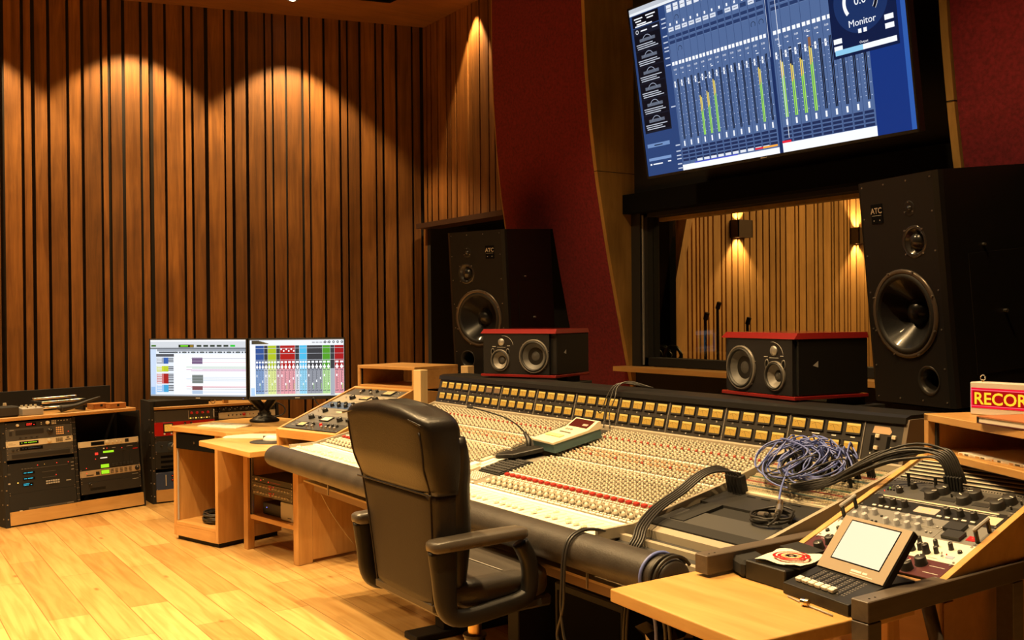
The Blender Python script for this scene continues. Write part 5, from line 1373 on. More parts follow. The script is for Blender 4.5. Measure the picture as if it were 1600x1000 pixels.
# empty open box above it
t = thing('empty_rack_box', 'empty open-fronted wooden rack box on top of the left sloping rack', 'rack', loc=(-.985, -.018, 1.022), rz=math.radians(15.6))
BW, BD, BH = .515, .38, .118
for x0 in (0, BW - .022):
    b = MB(); b.bx(x0, x0 + .022, 0, BD, 0, BH, MAPLE, .002); b.build('side_panel', t)
b = MB(); b.bx(0, BW, 0, BD, BH, BH + .020, MAPLE, .002); b.build('top_panel', t)
b = MB(); b.bx(.022, BW - .022, 0, BD, 0, .018, MAPLE, .002); b.build('bottom_panel', t)
for x0 in (.022, BW - .032):
    b = MB(); b.bx(x0, x0 + .010, .012, .02, .018, BH, PITCHB); b.build('rack_strip', t)
for k, (x, y_, lab) in enumerate(((-.30, .06, 'pale square wooden post in front of the empty rack box side'), (-.50, .50, 'pale square wooden post behind the empty rack box'))):
    b = MB(); b.bx(-.03, .03, -.03, .03, 0, 1.155, PINE, .003); o = b.build('wooden_post'); o.location = (x, y_, 0); o.rotation_euler[2] = math.radians(15.6); tag(o, lab, 'post')
b = MB(); b.bx(-.05, .45, .30, .55, 0, 1.0, MATBLK, .004); o = b.build('equipment_cabinet'); o.location = (-.93, -.02, 0); o.rotation_euler[2] = math.radians(15.6); tag(o, 'black cabinet supporting the left sloping rack and empty wooden box', 'cabinet')

# ================================================================== RIGHT OUTBOARD DESK
RX0, RWd, RH = 3.020, .402, .60
FR = frameM((RX0, -.637, .842), (1, 0, 0), (0, .577, .196))
slant_cabinet('sloping wooden rack of outboard gear at the right end of the console', FR, RWd, RH, .012, .40, side_mat=OAKE)
MR = [m_ @ Matrix.Diagonal((.884, 1, 1, 1)) for m_ in steps(FR, RWd, RH, [3.05, 2.15, 1.75, 2.15, 2.15, 1.75], .0437)]
UW = .452
pb = unit('triple patch panel of tiny jacks, topmost in the right sloping rack', MR[0], 3.05, mat('patch_grey', (.16, .145, .12), .5), [], W=UW, depth=.035)
b = MB()
for i in range(6):
    yy = .010 + i * .0215
    b.bx(-.215, .215, yy + .010, yy + .017, 0, .003, CREAM)
    b.bx(-.215, .215, yy + .008, yy + .010, 0, .004, DGREY)
b.build('label_strips', pb)
b = MB()
for i in range(6):
    for k in range(48):
        x = -.212 + k * .0089; yy = .004 + i * .0215; b.rect(x, yy, x + .0045, yy + .0045, .0008, PITCHB); b.rect(x + .0045, yy, x + .006, yy + .0045, .0008, LGREY)
b.build('jack_sockets', pb)
BK_K = mat('soft_black_knob', (.024, .022, .020), .45)
unit('dark channel strip with six wide black dials, second in the right sloping rack', MR[1], 2.15, mat('slate_panel', (.075, .072, .066), .42),
     [('knob', -.03, .062, .020, .020, BK_K), ('knob', -.045, .028, .020, .020, BK_K), ('knob', .075, .062, .020, .020, BK_K), ('knob', .06, .028, .020, .020, BK_K), ('knob', .18, .062, .020, .020, BK_K), ('knob', .165, .028, .020, .020, BK_K),
      ('knob', -.13, .062, .010, .016, BK_K), ('knob', -.155, .028, .010, .016, BK_K), ('knob', -.03 + .04, .045, .003, .010, BK_K), ('knob', .215, .062, .003, .01, BK_K), ('knob', .205, .028, .003, .01, BK_K)] +
     grid('btn', -.20, .030, 4, 1, .011, 0, .005, .005, BLACK) + grid('btn', -.195, .050, 4, 1, .011, 0, .005, .005, LGREY) + [('led', -.205, .02, REDE, .0015), ('led', -.20, .04, GREEN, .0015)] +
     [('plate', .02 + .105 * k - .095, .062, .055, .022, DGREY) for k in (0, 1, 2)] + [('plate', .11 + .105 * k - .1, .028, .05, .02, DGREY) for k in (0, 1, 2)] + [('dash', [(x, .074, .03) for x in (-.08, .03, .13)] + [(-.205, .06, .02)], WHITE)], W=UW, depth=.035)
unit('recessed black preamp with white switches and a glowing meter, third in the right sloping rack', MR[2], 1.75, BLACK,
     [('plate', 0, .070, .38, .006, CREAM, .002), ('plate', 0, .060, .38, .003, LGREY, .002), ('plate', -.01, .030, .07, .028, emis('warm_window', (1, .55, .22), 1.3), .002)] + grid('knob', -.165, .034, 3, 1, .040, 0, .010, .018, BK_K) + grid('knob', .055, .034, 3, 1, .042, 0, .010, .018, BK_K) +
     grid('btn', -.175, .010, 5, 1, .022, 0, .013, .006, WHITE) + grid('btn', .045, .010, 5, 1, .026, 0, .015, .006, WHITE) + [('led', -.02, .03, AMBL, .003), ('led', 0, .03, AMBL, .003), ('plate', .19, .035, .045, .04, CREAM)], W=UW, depth=.035)
kk = mat('pale_grey_cap', (.42, .42, .44), .4)
GP = mat('mid_grey_panel', (.20, .195, .185), .45)
u5 = unit('grey equaliser with pale grey knobs and two handles, fourth in right sloping rack', MR[3], 2.15, GP,
     [('knob', x, .062, .0088, .016, kk) for x in (-.175, -.14, -.06, -.025, .01, .045)] + [('knob', x, .030, .0088, .016, kk) for x in (-.185, -.15, -.075, -.04, -.005, .03)] +
     [('btn', x, .055, .007, .005, DGREY) for x in (-.112, -.098, )] + [('btn', x, .024, .007, .005, DGREY) for x in (-.122, -.108)] + [('btn', x, .052, .006, .006, LGREY) for x in (.075, .09)] + [('btn', x, .022, .006, .006, LGREY) for x in (.06, .075)] +
     [('plate', .125, .062, .055, .036, DGREY, .010), ('plate', .145, .024, .055, .034, DGREY, .010), ('plate', .195, .030, .026, .022, REDP), ('led', .197, .032, REDE, .005), ('plate', .0, .046, .18, .001, LGREY), ('plate', .094, .045, .001, .08, LGREY), ('handle', -.218), ('handle', .218)] +
     [('dash', [(.11, .062, .02), (.135, .024, .02), (-.2, .078, .04), (-.06, .078, .10)], WHITE)], W=UW, depth=.035)
unit('bright cream equaliser with pairs of small black knobs, fifth in the right sloping rack', MR[4], 2.15, mat('white_enamel', (.80, .78, .66), .4),
     [('knob', x, .062, .0065, .018, BK_K) for x in (-.15, -.08, -.03, .02, .08, .13, .175)] + [('knob', x, .034, .0065, .018, BK_K) for x in (-.17, .1, .15)] + [('knob', x, .026, .010, .024, BK_K) for x in (-.15, .08, .125)] +
     [('knob', -.21, .03, .006, .006, BK_K), ('knob', .205, .055, .006, .006, BK_K), ('toggle', .175, .022), ('toggle', -.135, .075), ('led', .18, .034, REDE, .002), ('plate', .195, .026, .022, .012, mat('blue_badge', (.35, .42, .60), .5))] + [('dash', [(-.2, .012, .03), (.14, .008, .03)], KNOBD)], W=UW, depth=.035)
unit('dark maroon two-channel unit with black dials, lowest in the right sloping rack', MR[5], 1.75, MAROON,
     [('knob', -.155, .054, .0145, .020, BK_K), ('knob', -.165, .018, .0145, .020, BK_K), ('knob', .145, .052, .0155, .020, BK_K), ('knob', .125, .020, .0155, .020, BK_K)] +
     grid('btn', -.11, .030, 4, 2, .014, .022, .010, .005, CREAM) + grid('btn', .03, .024, 5, 2, .014, .022, .010, .005, CREAM) + [('led', .105, .06, REDE, .002), ('led', .095, .032, REDE, .002), ('dash', [(-.2, .066, .05), (.17, .05, .045), (.17, .02, .045), (.02, .066, .06)], WHITE)], W=UW, depth=.035)
# body and stained frame
b = MB(); b.bx(0, .385, 0, .70, 0, .79, REDWOOD, .002); b.bx(.386, .389, .01, .05, .02, .77, REDWOOD)
o = b.build('equipment_cabinet'); o.location = (2.995, -.55, 0); tag(o, 'orange plywood cabinet under the right sloping rack', 'cabinet')
t = thing('stained_frame', 'grey-stained timber frame around the right sloping rack', 'frame', loc=(3.0, -.6, 0))
for nm, x0, x1, y0, y1, z0, z1 in (('rail', -.072, -.027, -.312, .66, .808, .856), ('rail', .405, .450, -.315, .66, .806, .852), ('post', .405, .450, -.315, -.270, 0, .805), ('post', .405, .450, .245, .29, 0, .805),
                                   ('post', -.072, -.027, .245, .29, 0, .805)):
    b = MB(); b.bx(x0, x1, y0, y1, z0, z1, GREYW, .002)
    if nm == 'rail':
        for yy in (-.29, -.27): b.cyl(((x0 + x1) / 2 + .006, yy, z1), ((x0 + x1) / 2 + .006, yy, z1 + .0006), .0025, PITCHB, n=8)
    b.build(nm, t)
b = MB(); b.tube([(.42, -.06, .80), (.42, .12, .30)], .016, GREYW, 4); b.build('diagonal_brace', t)
# open box with the lit sign on it
t = thing('shelf_box', 'open wooden shelf box carrying the lit sign at the right edge', 'shelf', loc=(3.016, -.062, 1.041), rz=math.radians(-25.5))
for x0 in (0, .49):
    b = MB(); b.bx(x0, x0 + .022, 0, .33, 0, .124, MAPLEZ, .001); b.build('side_panel', t)
b = MB(); b.bx(0, .512, 0, .33, .104, .126, MAPLE, .002); b.build('top_panel', t)
b = MB(); b.bx(.022, .49, 0, .33, 0, .022, MAPLE, .002); b.build('bottom_panel', t)
b = MB(); b.bx(.30, .49, .32, .33, .022, .104, PITCHB); b.bx(.022, .16, .32, .33, .022, .104, MAPLE); b.build('back_panel', t)
b = MB(); b.bx(.024, .034, .02, .028, .024, .102, MATBLK); b.build('rack_strip', t)
BX_ = Matrix.Translation((3.016, -.062, 1.041)) @ Matrix.Rotation(math.radians(-25.5), 4, 'Z')
b = MB()
rr = random.Random(5)
vs = []
b.bx(-.12, .16, -.10, .10, 0, .006, PAPER)
for i in range(12): b.bx(-.115 + i * .022, -.115 + i * .022 + rr.uniform(.006, .018), -.1008, -.1, .001, .005, (MAPLE, KNOBD, CREAM)[i % 3])
solo(b, 'magazine', 'magazine lying inside the open wooden shelf box', 'magazine', BX_ @ Matrix.Translation((.25, .13, .0225)) @ Matrix.Rotation(.08, 4, 'Z'))
SM_ = Matrix.Translation((3.118, .010, 1.168)) @ Matrix.Rotation(math.radians(2), 4, 'Z')
t = thing('lit_sign', 'lit red sign with yellow RECORDING lettering on the wooden shelf box', 'sign', SM_)
b = MB(); b.bx(0, .36, 0, .05, 0, .094, mat('sign_frame', (.62, .58, .52), .4), .002); b.build('case', t)
b = MB(Matrix.Rotation(PI / 2, 4, 'X'))
b.rect(.003, .020, .357, .078, .0012, emis('sign_red', (.90, .006, .03), 1.0)); b.rect(.003, .071, .357, .0725, .0016, emis('sign_pink', (1, .25, .30), .9)); b.rect(.003, .0255, .357, .0265, .0016, MATS['sign_pink'])
b.rect(.003, .020, .0045, .078, .0016, MATS['sign_pink']); b.rect(.009, .0275, .352, .070, .0015, emis('sign_deep_red', (.40, .002, .004), 1.0))
b.build('lit_panel', t)
b = MB(Matrix.Rotation(PI / 2, 4, 'X')); b.text('RECORDING', .012, .0315, .0028, .048, emis('sign_letters', (1.0, .50, .02), 1.35), bold=True, sx=1.0); b.build('lettering', t)
b = MB(); b.cyl((.025, .025, .094), (.025, .025, .099), .004, BRASS, n=8); b.tube([(.025 + .0075 * math.cos(a), .025, .107 + .0075 * math.sin(a)) for a in [i * PI / 7 for i in range(15)]], .002, CHROME, 6); b.build('hanging_ring', t)
b = MB(); b.bx(-.10, .10, -.07, .07, .003, .017, PAPER); b.bx(-.103, .10, -.073, .073, 0, .003, MAROON); b.bx(-.103, .10, -.073, .073, .017, .020, mat('orange_cover', (.45, .16, .06), .5)); b.bx(-.105, -.098, -.073, .073, 0, .02, MATBLK, .002)
solo(b, 'book', 'book with an orange cover lying before the lit red sign', 'book', Matrix.Translation((3.385, -.165, 1.168)) @ Matrix.Rotation(math.radians(-20), 4, 'Z'))

# ================================================================== FOREGROUND TABLE AND WHAT STANDS ON IT
t = thing('side_table', 'thick pale wooden table corner in the right foreground', 'table', loc=(2.90, -1.17, 0))
b = MB(); b.prism([(0, 0), (.478, -.03), (.495, .25), (.495, .50), (0, .50)], .768, .80, OAKE); b.build('tabletop', t, bevel=.004)
for x, y_ in ((.17, .17), (.42, .06), (.14, .44), (.42, .44)):
    b = MB(); b.bx(x, x + .045, y_, y_ + .045, 0, .768, MAPLEZ, .002); b.build('leg', t)
# lexicon-like remote: wedge with six faders and a tilted screen
LM = Matrix.Translation((3.172, -.862, .8008)) @ Matrix.Rotation(math.radians(-9), 4, 'Z')
t = thing('remote_controller', 'black desktop remote with bright tilted screen and six white faders', 'remote control', LM)
w_ = .214
b = MB(); b.prism([(0, 0), (0, .026), (.118, .056), (.20, .056), (.20, 0)], 0, w_, BLACK, 'YZ'); b.build('base', t, bevel=.002)
A = math.atan2(.105, .088)
SMx = Matrix.Translation((w_ / 2, .102, .054)) @ Matrix.Rotation(A, 4, 'X')
b = MB(SMx); b.bx(-w_ / 2, w_ / 2, 0, .150, -.022, 0, BLACK, .003); b.bx(-w_ / 2 + .002, w_ / 2 - .002, .002, .148, 0, .0012, mat('remote_face', (.34, .27, .19), .4)); b.build('screen_housing', t)
b = MB(SMx); b.bx(-.078, .078, .030, .140, .001, .0016, PITCHB); b.rect(-.075, .033, .075, .137, .0020, emis('remote_screen', (1.0, .80, .52), 1.1)); b.build('screen', t)
b = MB(SMx); b.rect(.0, .013, .032, .018, .0016, WHITE); b.rect(.036, .013, .050, .018, .0016, WHITE); b.rect(0, .008, .07, .0095, .0016, WHITE); b.build('lettering', t)
B2 = Matrix.Translation((0, 0, .026)) @ Matrix.Rotation(math.atan2(.030, .118), 4, 'X')
b = MB(B2)
for i in range(7): b.rect(.030 + i * .0215, .022, .0318 + i * .0215, .102, .0006, PITCHB)
for i in range(7):
    for j in range(9):
        for q in (0, 1): b.rect(.0355 + i * .0215 + q * .0065, .026 + j * .0085, .0390 + i * .0215 + q * .0065, .0300 + j * .0085, .0007, mat('tick_grey', (.17, .155, .14), .5))
b.build('fader_slots', t)
for i in range(6):
    b = MB(B2); b.chbox(.022 + i * .0215, .0395 + i * .0215, .020, .037, .001, .010, WHITE, .0015); b.bx(.022 + i * .0215, .0395 + i * .0215, .0285, .0292, .0099, .0104, KNOBD); b.build('fader_cap', t)
t = thing('power_adapter', 'long black box with a printed sleeve on it, beside the desktop remote', 'box', Matrix.Translation((3.03, -.838, .8008)) @ Matrix.Rotation(math.radians(-3), 4, 'Z'))
b = MB(); b.bx(0, .135, 0, .20, 0, .048, BLACK, .003); b.build('body', t)
b = MB(); b.rect(.01, .06, .055, .064, .0484, LGREY); b.rect(.01, .052, .04, .054, .0484, LGREY); b.build('lettering', t)
b = MB(); b.bx(0, .13, 0, .10, 0, .044, MATBLK, .010); solo(b, 'small_case', 'short rounded black case at the left of the black boxes, on the foreground table', 'case', Matrix.Translation((2.925, -.80, .8008)) @ Matrix.Rotation(math.radians(-24), 4, 'Z') @ Matrix.Diagonal((.85, .85, 1, 1)))
b = MB(); b.bx(0, .11, 0, .06, 0, .006, MATBLK, .001); solo(b, 'notebook', 'thin black wallet behind the printed sleeve', 'wallet', Matrix.Translation((3.0, -.675, .8496)) @ Matrix.Rotation(math.radians(-14), 4, 'Z') @ Matrix.Rotation(.1, 4, 'X'))
t = thing('disc_sleeve', 'white paper disc sleeve with a red ring emblem on the black box', 'disc sleeve', Matrix.Translation((3.11, -.765, .8492)) @ Matrix.Rotation(math.radians(12), 4, 'Z'))
b = MB(); N_ = 8
for (z0, sx__) in ((.0, 1.0),):
    vs = []; fs = []
    for i in range(N_ + 1):
        for j in range(N_ + 1):
            u = i / N_ - .5; v = j / N_ - .5
            vs.append((u * .125, v * .125, .009 + .003 * math.sin(u * 9 + 1) * math.cos(v * 6) + (.004 if v > .3 else 0)))
    for i in range(N_):
        for j in range(N_): a = i * (N_ + 1) + j; fs.append((a, a + N_ + 1, a + N_ + 2, a + 1))
    b.add(vs, fs, PAPER, True)
b.bx(-.06, .06, -.06, .06, .0, .004, CHAR); b.build('sleeve', t)
b = MB()
for r0, r1, mm_ in ((.046, .038, REDP), (.034, .026, REDP), (.024, .018, mat('ochre', (.6, .40, .15), .6)), (.014, .006, PITCHB)):
    b.lathe([(r0, .0152), (r1, .0154)], (.005, 0, 0), (0, 0, 1), mm_, 28, False)
b.build('ring_emblem', t)
t = thing('adapter_plug', 'small silver and brass jack adapter lying on the foreground table', 'adapter', Matrix.Translation((3.272, -.905, .8095)) @ Matrix.Rotation(math.radians(10), 4, 'Z'))
b = MB(); b.cyl((-.008, 0, 0), (.002, 0, 0), .008, CHROME, n=14); b.cyl((.002, 0, 0), (.010, 0, 0), .0085, BRASS, n=14); b.build('body', t)
b = MB(); b.tube([(3.20, -.878, .803), (3.27, -.900, .803), (3.36, -.918, .803)], .002, LGREY, 6); tag(b.build('thin_rod'), 'thin pale rod lying along the front of the desktop remote', 'rod')

# ================================================================== CHAIR
CH = Matrix.Translation((2.06, -1.00, 0))
t = thing('office_chair', 'tall black leather executive chair seen from behind, pushed up to the console', 'chair', CH)
def lerp(a, b, u): return a + (b - a) * u
def back_section(u, wscale=1, dscale=1):
    """u 0 bottom .. 1 top; returns centre y, centre z, half width, half depth"""
    z = lerp(.622, 1.172, u); y_ = lerp(-.250, -.305, u) + .008 * math.sin(u * PI)
    hw = lerp(.203, .268, min(1, u * 1.2)); hd = lerp(.050, .058, u) + (.018 if u > .62 else 0) * min(1, (u - .62) / .12)
    return y_, z, hw, hd
def loft(secs, m_, mb, n=36, e=5.0):
    vs = []; fs = []
    for (cx, cy, cz, hw, hd, arch) in secs:
        for k in range(n):
            a = 2 * PI * k / n; c, s_ = math.cos(a), math.sin(a)
            x = hw * math.copysign(abs(c) ** (2 / e), c); y_ = hd * math.copysign(abs(s_) ** (2 / e), s_)
            vs.append((cx + x, cy + y_, cz + arch * (1 - (x / max(hw, 1e-4)) ** 2)))
    for i in range(len(secs) - 1):
        for k in range(n): fs.append((i * n + k, i * n + (k + 1) % n, (i + 1) * n + (k + 1) % n, (i + 1) * n + k))
    fs += [tuple(reversed(range(n))), tuple(range((len(secs) - 1) * n, len(secs) * n))]
    mb.add(vs, fs, m_, True)
secs = []
for i in range(17):
    u = .60 * i / 16; y_, z, hw, hd = back_section(u); sc_e = 1 if i else .97
    secs.append((0, y_, z, hw * sc_e, hd * sc_e, 0))
b = MB(); loft(secs, LEATHERD, b); b.build('lower_back', t)
secs = []
for i in range(13):
    u = .60 + .34 * i / 12; y_, z, hw, hd = back_section(u); k = 1.012
    secs.append((0, y_, z, hw * k, hd * k, .028 * i / 12))
y_, z, hw, hd = back_section(.94)
for q, dz in ((.985, .012), (.94, .024), (.86, .033), (.72, .040), (.4, .044)):
    secs.append((0, y_ - dz * .25, z + dz, hw * 1.012 * (1 - (1 - q) * .35), hd * 1.012 * q, .028 + (1 - q) * .008))
b = MB(); loft(secs, LEATHER, b); b.build('upper_back', t)
def seam(pts, nm='seam', r=.0022, mm_=LEATHERD):
    b = MB(); b.tube(spl(pts, 5), r, mm_, 5); return b.build(nm, t)
y_, z, hw, hd = back_section(.60)
seam([(x * hw, y_ - hd * 1.02, z + .002) for x in (-.97, -.5, 0, .5, .97)], r=.003)
y_, z, hw, hd = back_section(.93)
seam([(x * hw, y_ - hd * .93 - .004, z + .034 + .026 * (1 - x * x) - .010) for x in (-.98, -.6, -.2, .2, .6, .98)], r=.003, mm_=LEATHER)
for sx__ in (-1, 1):
    pts = []
    for i in range(10):
        y_, z, hw, hd = back_section(i / 9.6); pts.append((sx__ * hw * .885, y_ - hd * .875, z))
    seam(pts, r=.0035)
    # side bolsters of the front cushion
    b = MB(); secs = []
    for i in range(14):
        u = .05 + .85 * i / 13; y_, z, hw, hd = back_section(u)
        secs.append((sx__ * (hw - .035), y_ + hd * .75, z, .036, .034 * math.sin(PI * (.12 + .8 * i / 13)) + .010, 0))
    loft(secs, LEATHER, b, 20, 2.6); b.build('side_bolster', t)
b = MB(); b.bx(-.19, .19, -.298, -.24, .600, .626, mat('plastic_brown', (.045, .036, .028), .45), .004); b.build('back_plate', t)
# seat
b = MB(); secs = [(0, 0, 0, 0, 0, 0)]
secs = []
for z, q in ((.595, .90), (.605, .97), (.625, 1.0), (.65, 1.0), (.668, .985), (.678, .93), (.685, .80), (.688, .4)):
    secs.append((0, -.07, z, .235 * q, .205 * q, 0))
loft(secs, mat('seat_leather', (.06, .052, .044), .30, spec=.7, bump=.2, bscale=200), b, 40, 4.2); b.build('seat', t)
b = MB(); b.bx(-.22, .22, -.25, .11, .565, .60, RUB, .008); b.build('seat_pan', t)
b = MB(); b.tube(spl([(-.18, -.05, .689), (0, -.06, .691), (.18, -.05, .689)], 6), .0016, LGREY, 4); b.build('seat_stitching', t)
ARMP = mat('arm_plastic', (.007, .006, .005), .5)
for sx__ in (-1, 1):
    x = sx__ * .250
    b = MB()
    path = spl([(x, -.300, .80), (x, -.295, .72), (x, -.290, .64), (x, -.27, .603), (x, -.22, .592), (x, -.12, .600), (x, -.03, .612), (x, .0, .64), (x, .0, .72), (x, -.03, .785)], 7)
    vs = []; fs = []; n_ = 12
    for i, p in enumerate(path):
        d = (path[min(i + 1, len(path) - 1)] - path[max(i - 1, 0)]).normalized(); up_ = Vector((1, 0, 0)); side = d.cross(up_).normalized()
        ww = .024 + .020 * max(0, 1 - abs(i / (len(path) - 1) - .0) * 3)
        for k in range(n_):
            a = 2 * PI * k / n_; vs.append(p + up_ * .019 * math.copysign(abs(math.cos(a)) ** .6, math.cos(a)) + side * ww * 1.05 * math.copysign(abs(math.sin(a)) ** .6, math.sin(a)))
    for i in range(len(path) - 1):
        for k in range(n_): fs.append((i * n_ + k, i * n_ + (k + 1) % n_, (i + 1) * n_ + (k + 1) % n_, (i + 1) * n_ + k))
    fs += [tuple(reversed(range(n_))), tuple(range((len(path) - 1) * n_, len(path) * n_))]
    b.add(vs, fs, ARMP, True); arm = b.build('armrest', t)
    b = MB(); secs = []
    for yy, q in ((-.345, .4), (-.34, .75), (-.328, .95), (-.29, 1), (-.2, 1.02), (-.08, .98), (-.035, .95), (-.02, .75), (-.015, .4)):
        secs.append((yy, q))
    vs = []; fs = []; n_ = 16
    for yy, q in secs:
        for k in range(n_):
            a = 2 * PI * k / n_; c, s_ = math.cos(a), math.sin(a)
            vs.append((x + .036 * q * math.copysign(abs(c) ** .6, c), yy, .812 + .02 * q * math.copysign(abs(s_) ** .6, s_) + .004 * math.sin((yy + .3) * 6)))
    for i in range(len(secs) - 1):
        for k in range(n_): fs.append((i * n_ + k, (i + 1) * n_ + k, (i + 1) * n_ + (k + 1) % n_, i * n_ + (k + 1) % n_))
    fs += [tuple(range(n_)), tuple(reversed(range((len(secs) - 1) * n_, len(secs) * n_)))]
    b.add(vs, fs, mat('arm_leather', (.075, .062, .048), .36, spec=.6, bump=.2, bscale=200), True); b.build('arm_pad', arm)
b = MB(); b.cyl((0, -.04, .30), (0, -.04, .57), .022, BRASS, n=18); b.cyl((0, -.04, .10), (0, -.04, .44), .034, mat('gas_lift', (.06, .055, .05), .25, .6), n=22); b.cyl((0, -.04, .44), (0, -.04, .447), .038, BLACK, n=22); b.build('gas_lift', t)
for k in range(5):
    a = k * 2 * PI / 5 + .5; dx, dy = math.cos(a), math.sin(a)
    b = MB(); b.tube([(0, -.04, .115), (dx * .16, dy * .16 - .04, .10), (dx * .29, dy * .29 - .04, .08)], [.026, .022, .016], CHROME, 8); lg = b.build('base_leg', t)
    b = MB(); cx_, cy_ = dx * .29, dy * .29 - .04
    for q in (-1, 1): b.cyl((cx_ - dy * .006 * q, cy_ + dx * .006 * q, .028), (cx_ - dy * .022 * q, cy_ + dx * .022 * q, .028), .028, RUB, n=16)
    b.cyl((cx_, cy_, .028), (cx_, cy_, .08), .008, STEEL, n=8); b.build('caster', lg)

# ================================================================== THINGS ON THE CONSOLE
RC = Matrix.Translation((1.388, -.325, .912)) @ Matrix.Rotation(math.radians(-8), 4, 'Z') @ Matrix.Rotation(math.radians(13), 4, 'X')
t = thing('tape_remote', 'beige tape remote with a teal body and dark display on the console centre', 'remote control', RC)
b = MB(); b.prism([(0, 0), (0, .036), (.225, .036), (.225, 0)], 0, .18, TEAL, 'YZ'); b.build('body', t)
b = MB(); b.prism([(-.004, .036), (-.004, .046), (.165, .048), (.222, .070), (.232, .066), (.232, .036)], -.004, .184, mat('remote_beige', (.72, .64, .46), .4), 'YZ'); b.build('top_shell', t, bevel=.002)
b = MB(Matrix.Translation((0, .165, .0485)) @ Matrix.Rotation(math.atan2(.022, .057), 4, 'X')); b.rect(.012, .006, .165, .055, .001, mat('display_maroon', (.06, .010, .010), .2)); b.rect(.11, .018, .15, .03, .0014, mat('display_digits', (.40, .30, .25), .4)); b.build('display', t)
b = MB(); b.bx(.05, .135, .105, .112, .0475, .0495, KNOBD); b.build('slot', t)
for i in range(5):
    b = MB(); b.chbox(.02 + i * .026, .042 + i * .026, .05, .075, .047, .052, mat('pale_yellow_key', (.70, .60, .28), .4), .001); b.build('key', t)
for i in range(3):
    b = MB(); b.cyl((.05 + i * .02, .14, .048), (.05 + i * .02, .14, .053), .006, LGREY, n=10); b.build('key', t)
t = thing('gooseneck_microphone', 'thin black gooseneck microphone rising from a black foot on the console centre', 'microphone', loc=(1.375, -.345, sz(-.345) + .004))
b = MB(); b.lathe([(.0, .03), (.03, .028), (.05, .018), (.062, .004), (.064, 0)], (0, 0, 0), (0, 0, 1), BLACK, 24); b.build('base', t)
b = MB(); b.tube([(0, .0, .02), (-.030, .02, .050), (-.055, .016, .080)], [.011, .012, .007], BLACK, 10); b.build('clip', t)
b = MB(); b.tube(spl([(-.050, .018, .075), (-.078, -.005, .110), (-.115, -.045, .142), (-.150, -.105, .166), (-.182, -.165, .186)], 8), .0032, BLACK, 6); b.build('gooseneck', t)
b = MB(); b.cyl((-.180, -.163, .185), (-.190, -.185, .190), .006, BLACK, n=10); b.build('capsule', t)
b = MB(); b.prism([(1.34, -.50), (1.42, -.46), (1.49, -.30), (1.42, -.30), (1.36, -.42)], 0, .02, CHROME if False else BLACK); b.M = Matrix.Identity(4)
o = b.build('black_cloth_pouch', bevel=.006); o.rotation_euler[0] = slope(-.4); o.location = (0, 0, sz(0) - .002 + 0); tag(o, 'flat black pouch lying beside the gooseneck foot on the console', 'pouch')

def hang(name, label, pts, r, mm_, group=None, tips=None, cat='cable', n=8):
    t = thing(name, label, cat, Matrix.Translation(pts[0]), group)
    p0 = Vector(pts[0]); b = MB(); b.tube([p - p0 for p in spl(pts, n)], r, mm_, 7); b.build('cord', t)
    for q, ax in (tips or []):
        b = MB(); b.cyl(Vector(q) - p0, Vector(q) + Vector(ax) - p0, r * 1.1, BRASS, n=8); b.build('bare_tip', t)
    return t
for k in range(2):
    dx = k * .012
    hang('speaker_cable', ('near strand of the dark cable draped over the padded armrest', 'far strand of the dark cable draped over the padded armrest')[k],
         [(2.435 + dx, -.80, .812), (2.44 + dx, -.86, .826), (2.445 + dx, -.91, .829), (2.45 + dx, -.955, .812), (2.455 + dx, -.978, .77), (2.455 + dx, -.985, .70), (2.45 + .012 * k, -.985, .62), (2.462 - .03 * k, -.985, .54), (2.485 - .05 * k, -.985, .495 + .02 * k)],
         .0042, CABB, tips=[((2.485 - .05 * k, -.985, .495 + .02 * k), (.004, 0, -.018))], cat='speaker cable')
    hang('speaker_cable', ('thin dark cable hanging under the armrest left of the pale table, straight strand', 'thin dark cable hanging under the armrest left of the pale table, bent strand')[k],
         [(2.56 + dx, -.80, .70), (2.56 + dx, -.83, .62), (2.56 + dx, -.84, .52), (2.565 + dx, -.84, .42), (2.545 - dx, -.84, .35), (2.51 - dx, -.84, .29 - .02 * k)], .0042, CABB, tips=[((2.51 - dx, -.84, .29 - .02 * k), (-.006, 0, -.018))], cat='speaker cable')
for k, (x, mm_, lab) in enumerate(((2.775, CABU, 'blue cable looped round the right end of the padded armrest'), (2.812, CABB, 'inner black cable looped round the right end of the padded armrest'), (2.830, CABB, 'outer black cable looped round the right end of the padded armrest'))):
    pts = [(x + .01, -.905 + .068 * math.cos(a), .768 + .060 * math.sin(a)) for a in [math.radians(d) for d in range(30, 250, 20)]] + [(x - .01, -.90, .62), (x - .02, -.89, .45), (x + .02, -.88, .25)]
    hang('looped_cable', lab, pts, .005, mm_)
for k in range(5):
    o_ = k * .011
    t = hang('multicore_cable', 'parallel black cables running from a black plug block down the console edge', [(2.475 + o_ * 1.3, -.315, .93), (2.463 + o_ * 1.2, -.345, .968 - k * .003), (2.445 + o_, -.42, .955), (2.44 + o_, -.52, .905), (2.455 + o_, -.63, .868), (2.50 + o_, -.73, .835), (2.53 + o_, -.775, .806), (2.535 + o_, -.80, .78), (2.535 + o_, -.83, .72)], .0038, CABB, group='black cables from the plug block')
b = MB(); b.bx(-.032, .036, -.014, .014, 0, .068, MATBLK, .002)
for i in range(6): b.cyl((-.026 + i * .0105, 0, .068), (-.026 + i * .0105, 0, .078), .004, CABB, n=6)
o = b.build('plug_block'); o.location = (2.50, -.300, .878); o.rotation_euler = (math.radians(14), 0, .0); tag(o, 'black multi-pin plug block standing at the left corner of the jack field', 'plug')
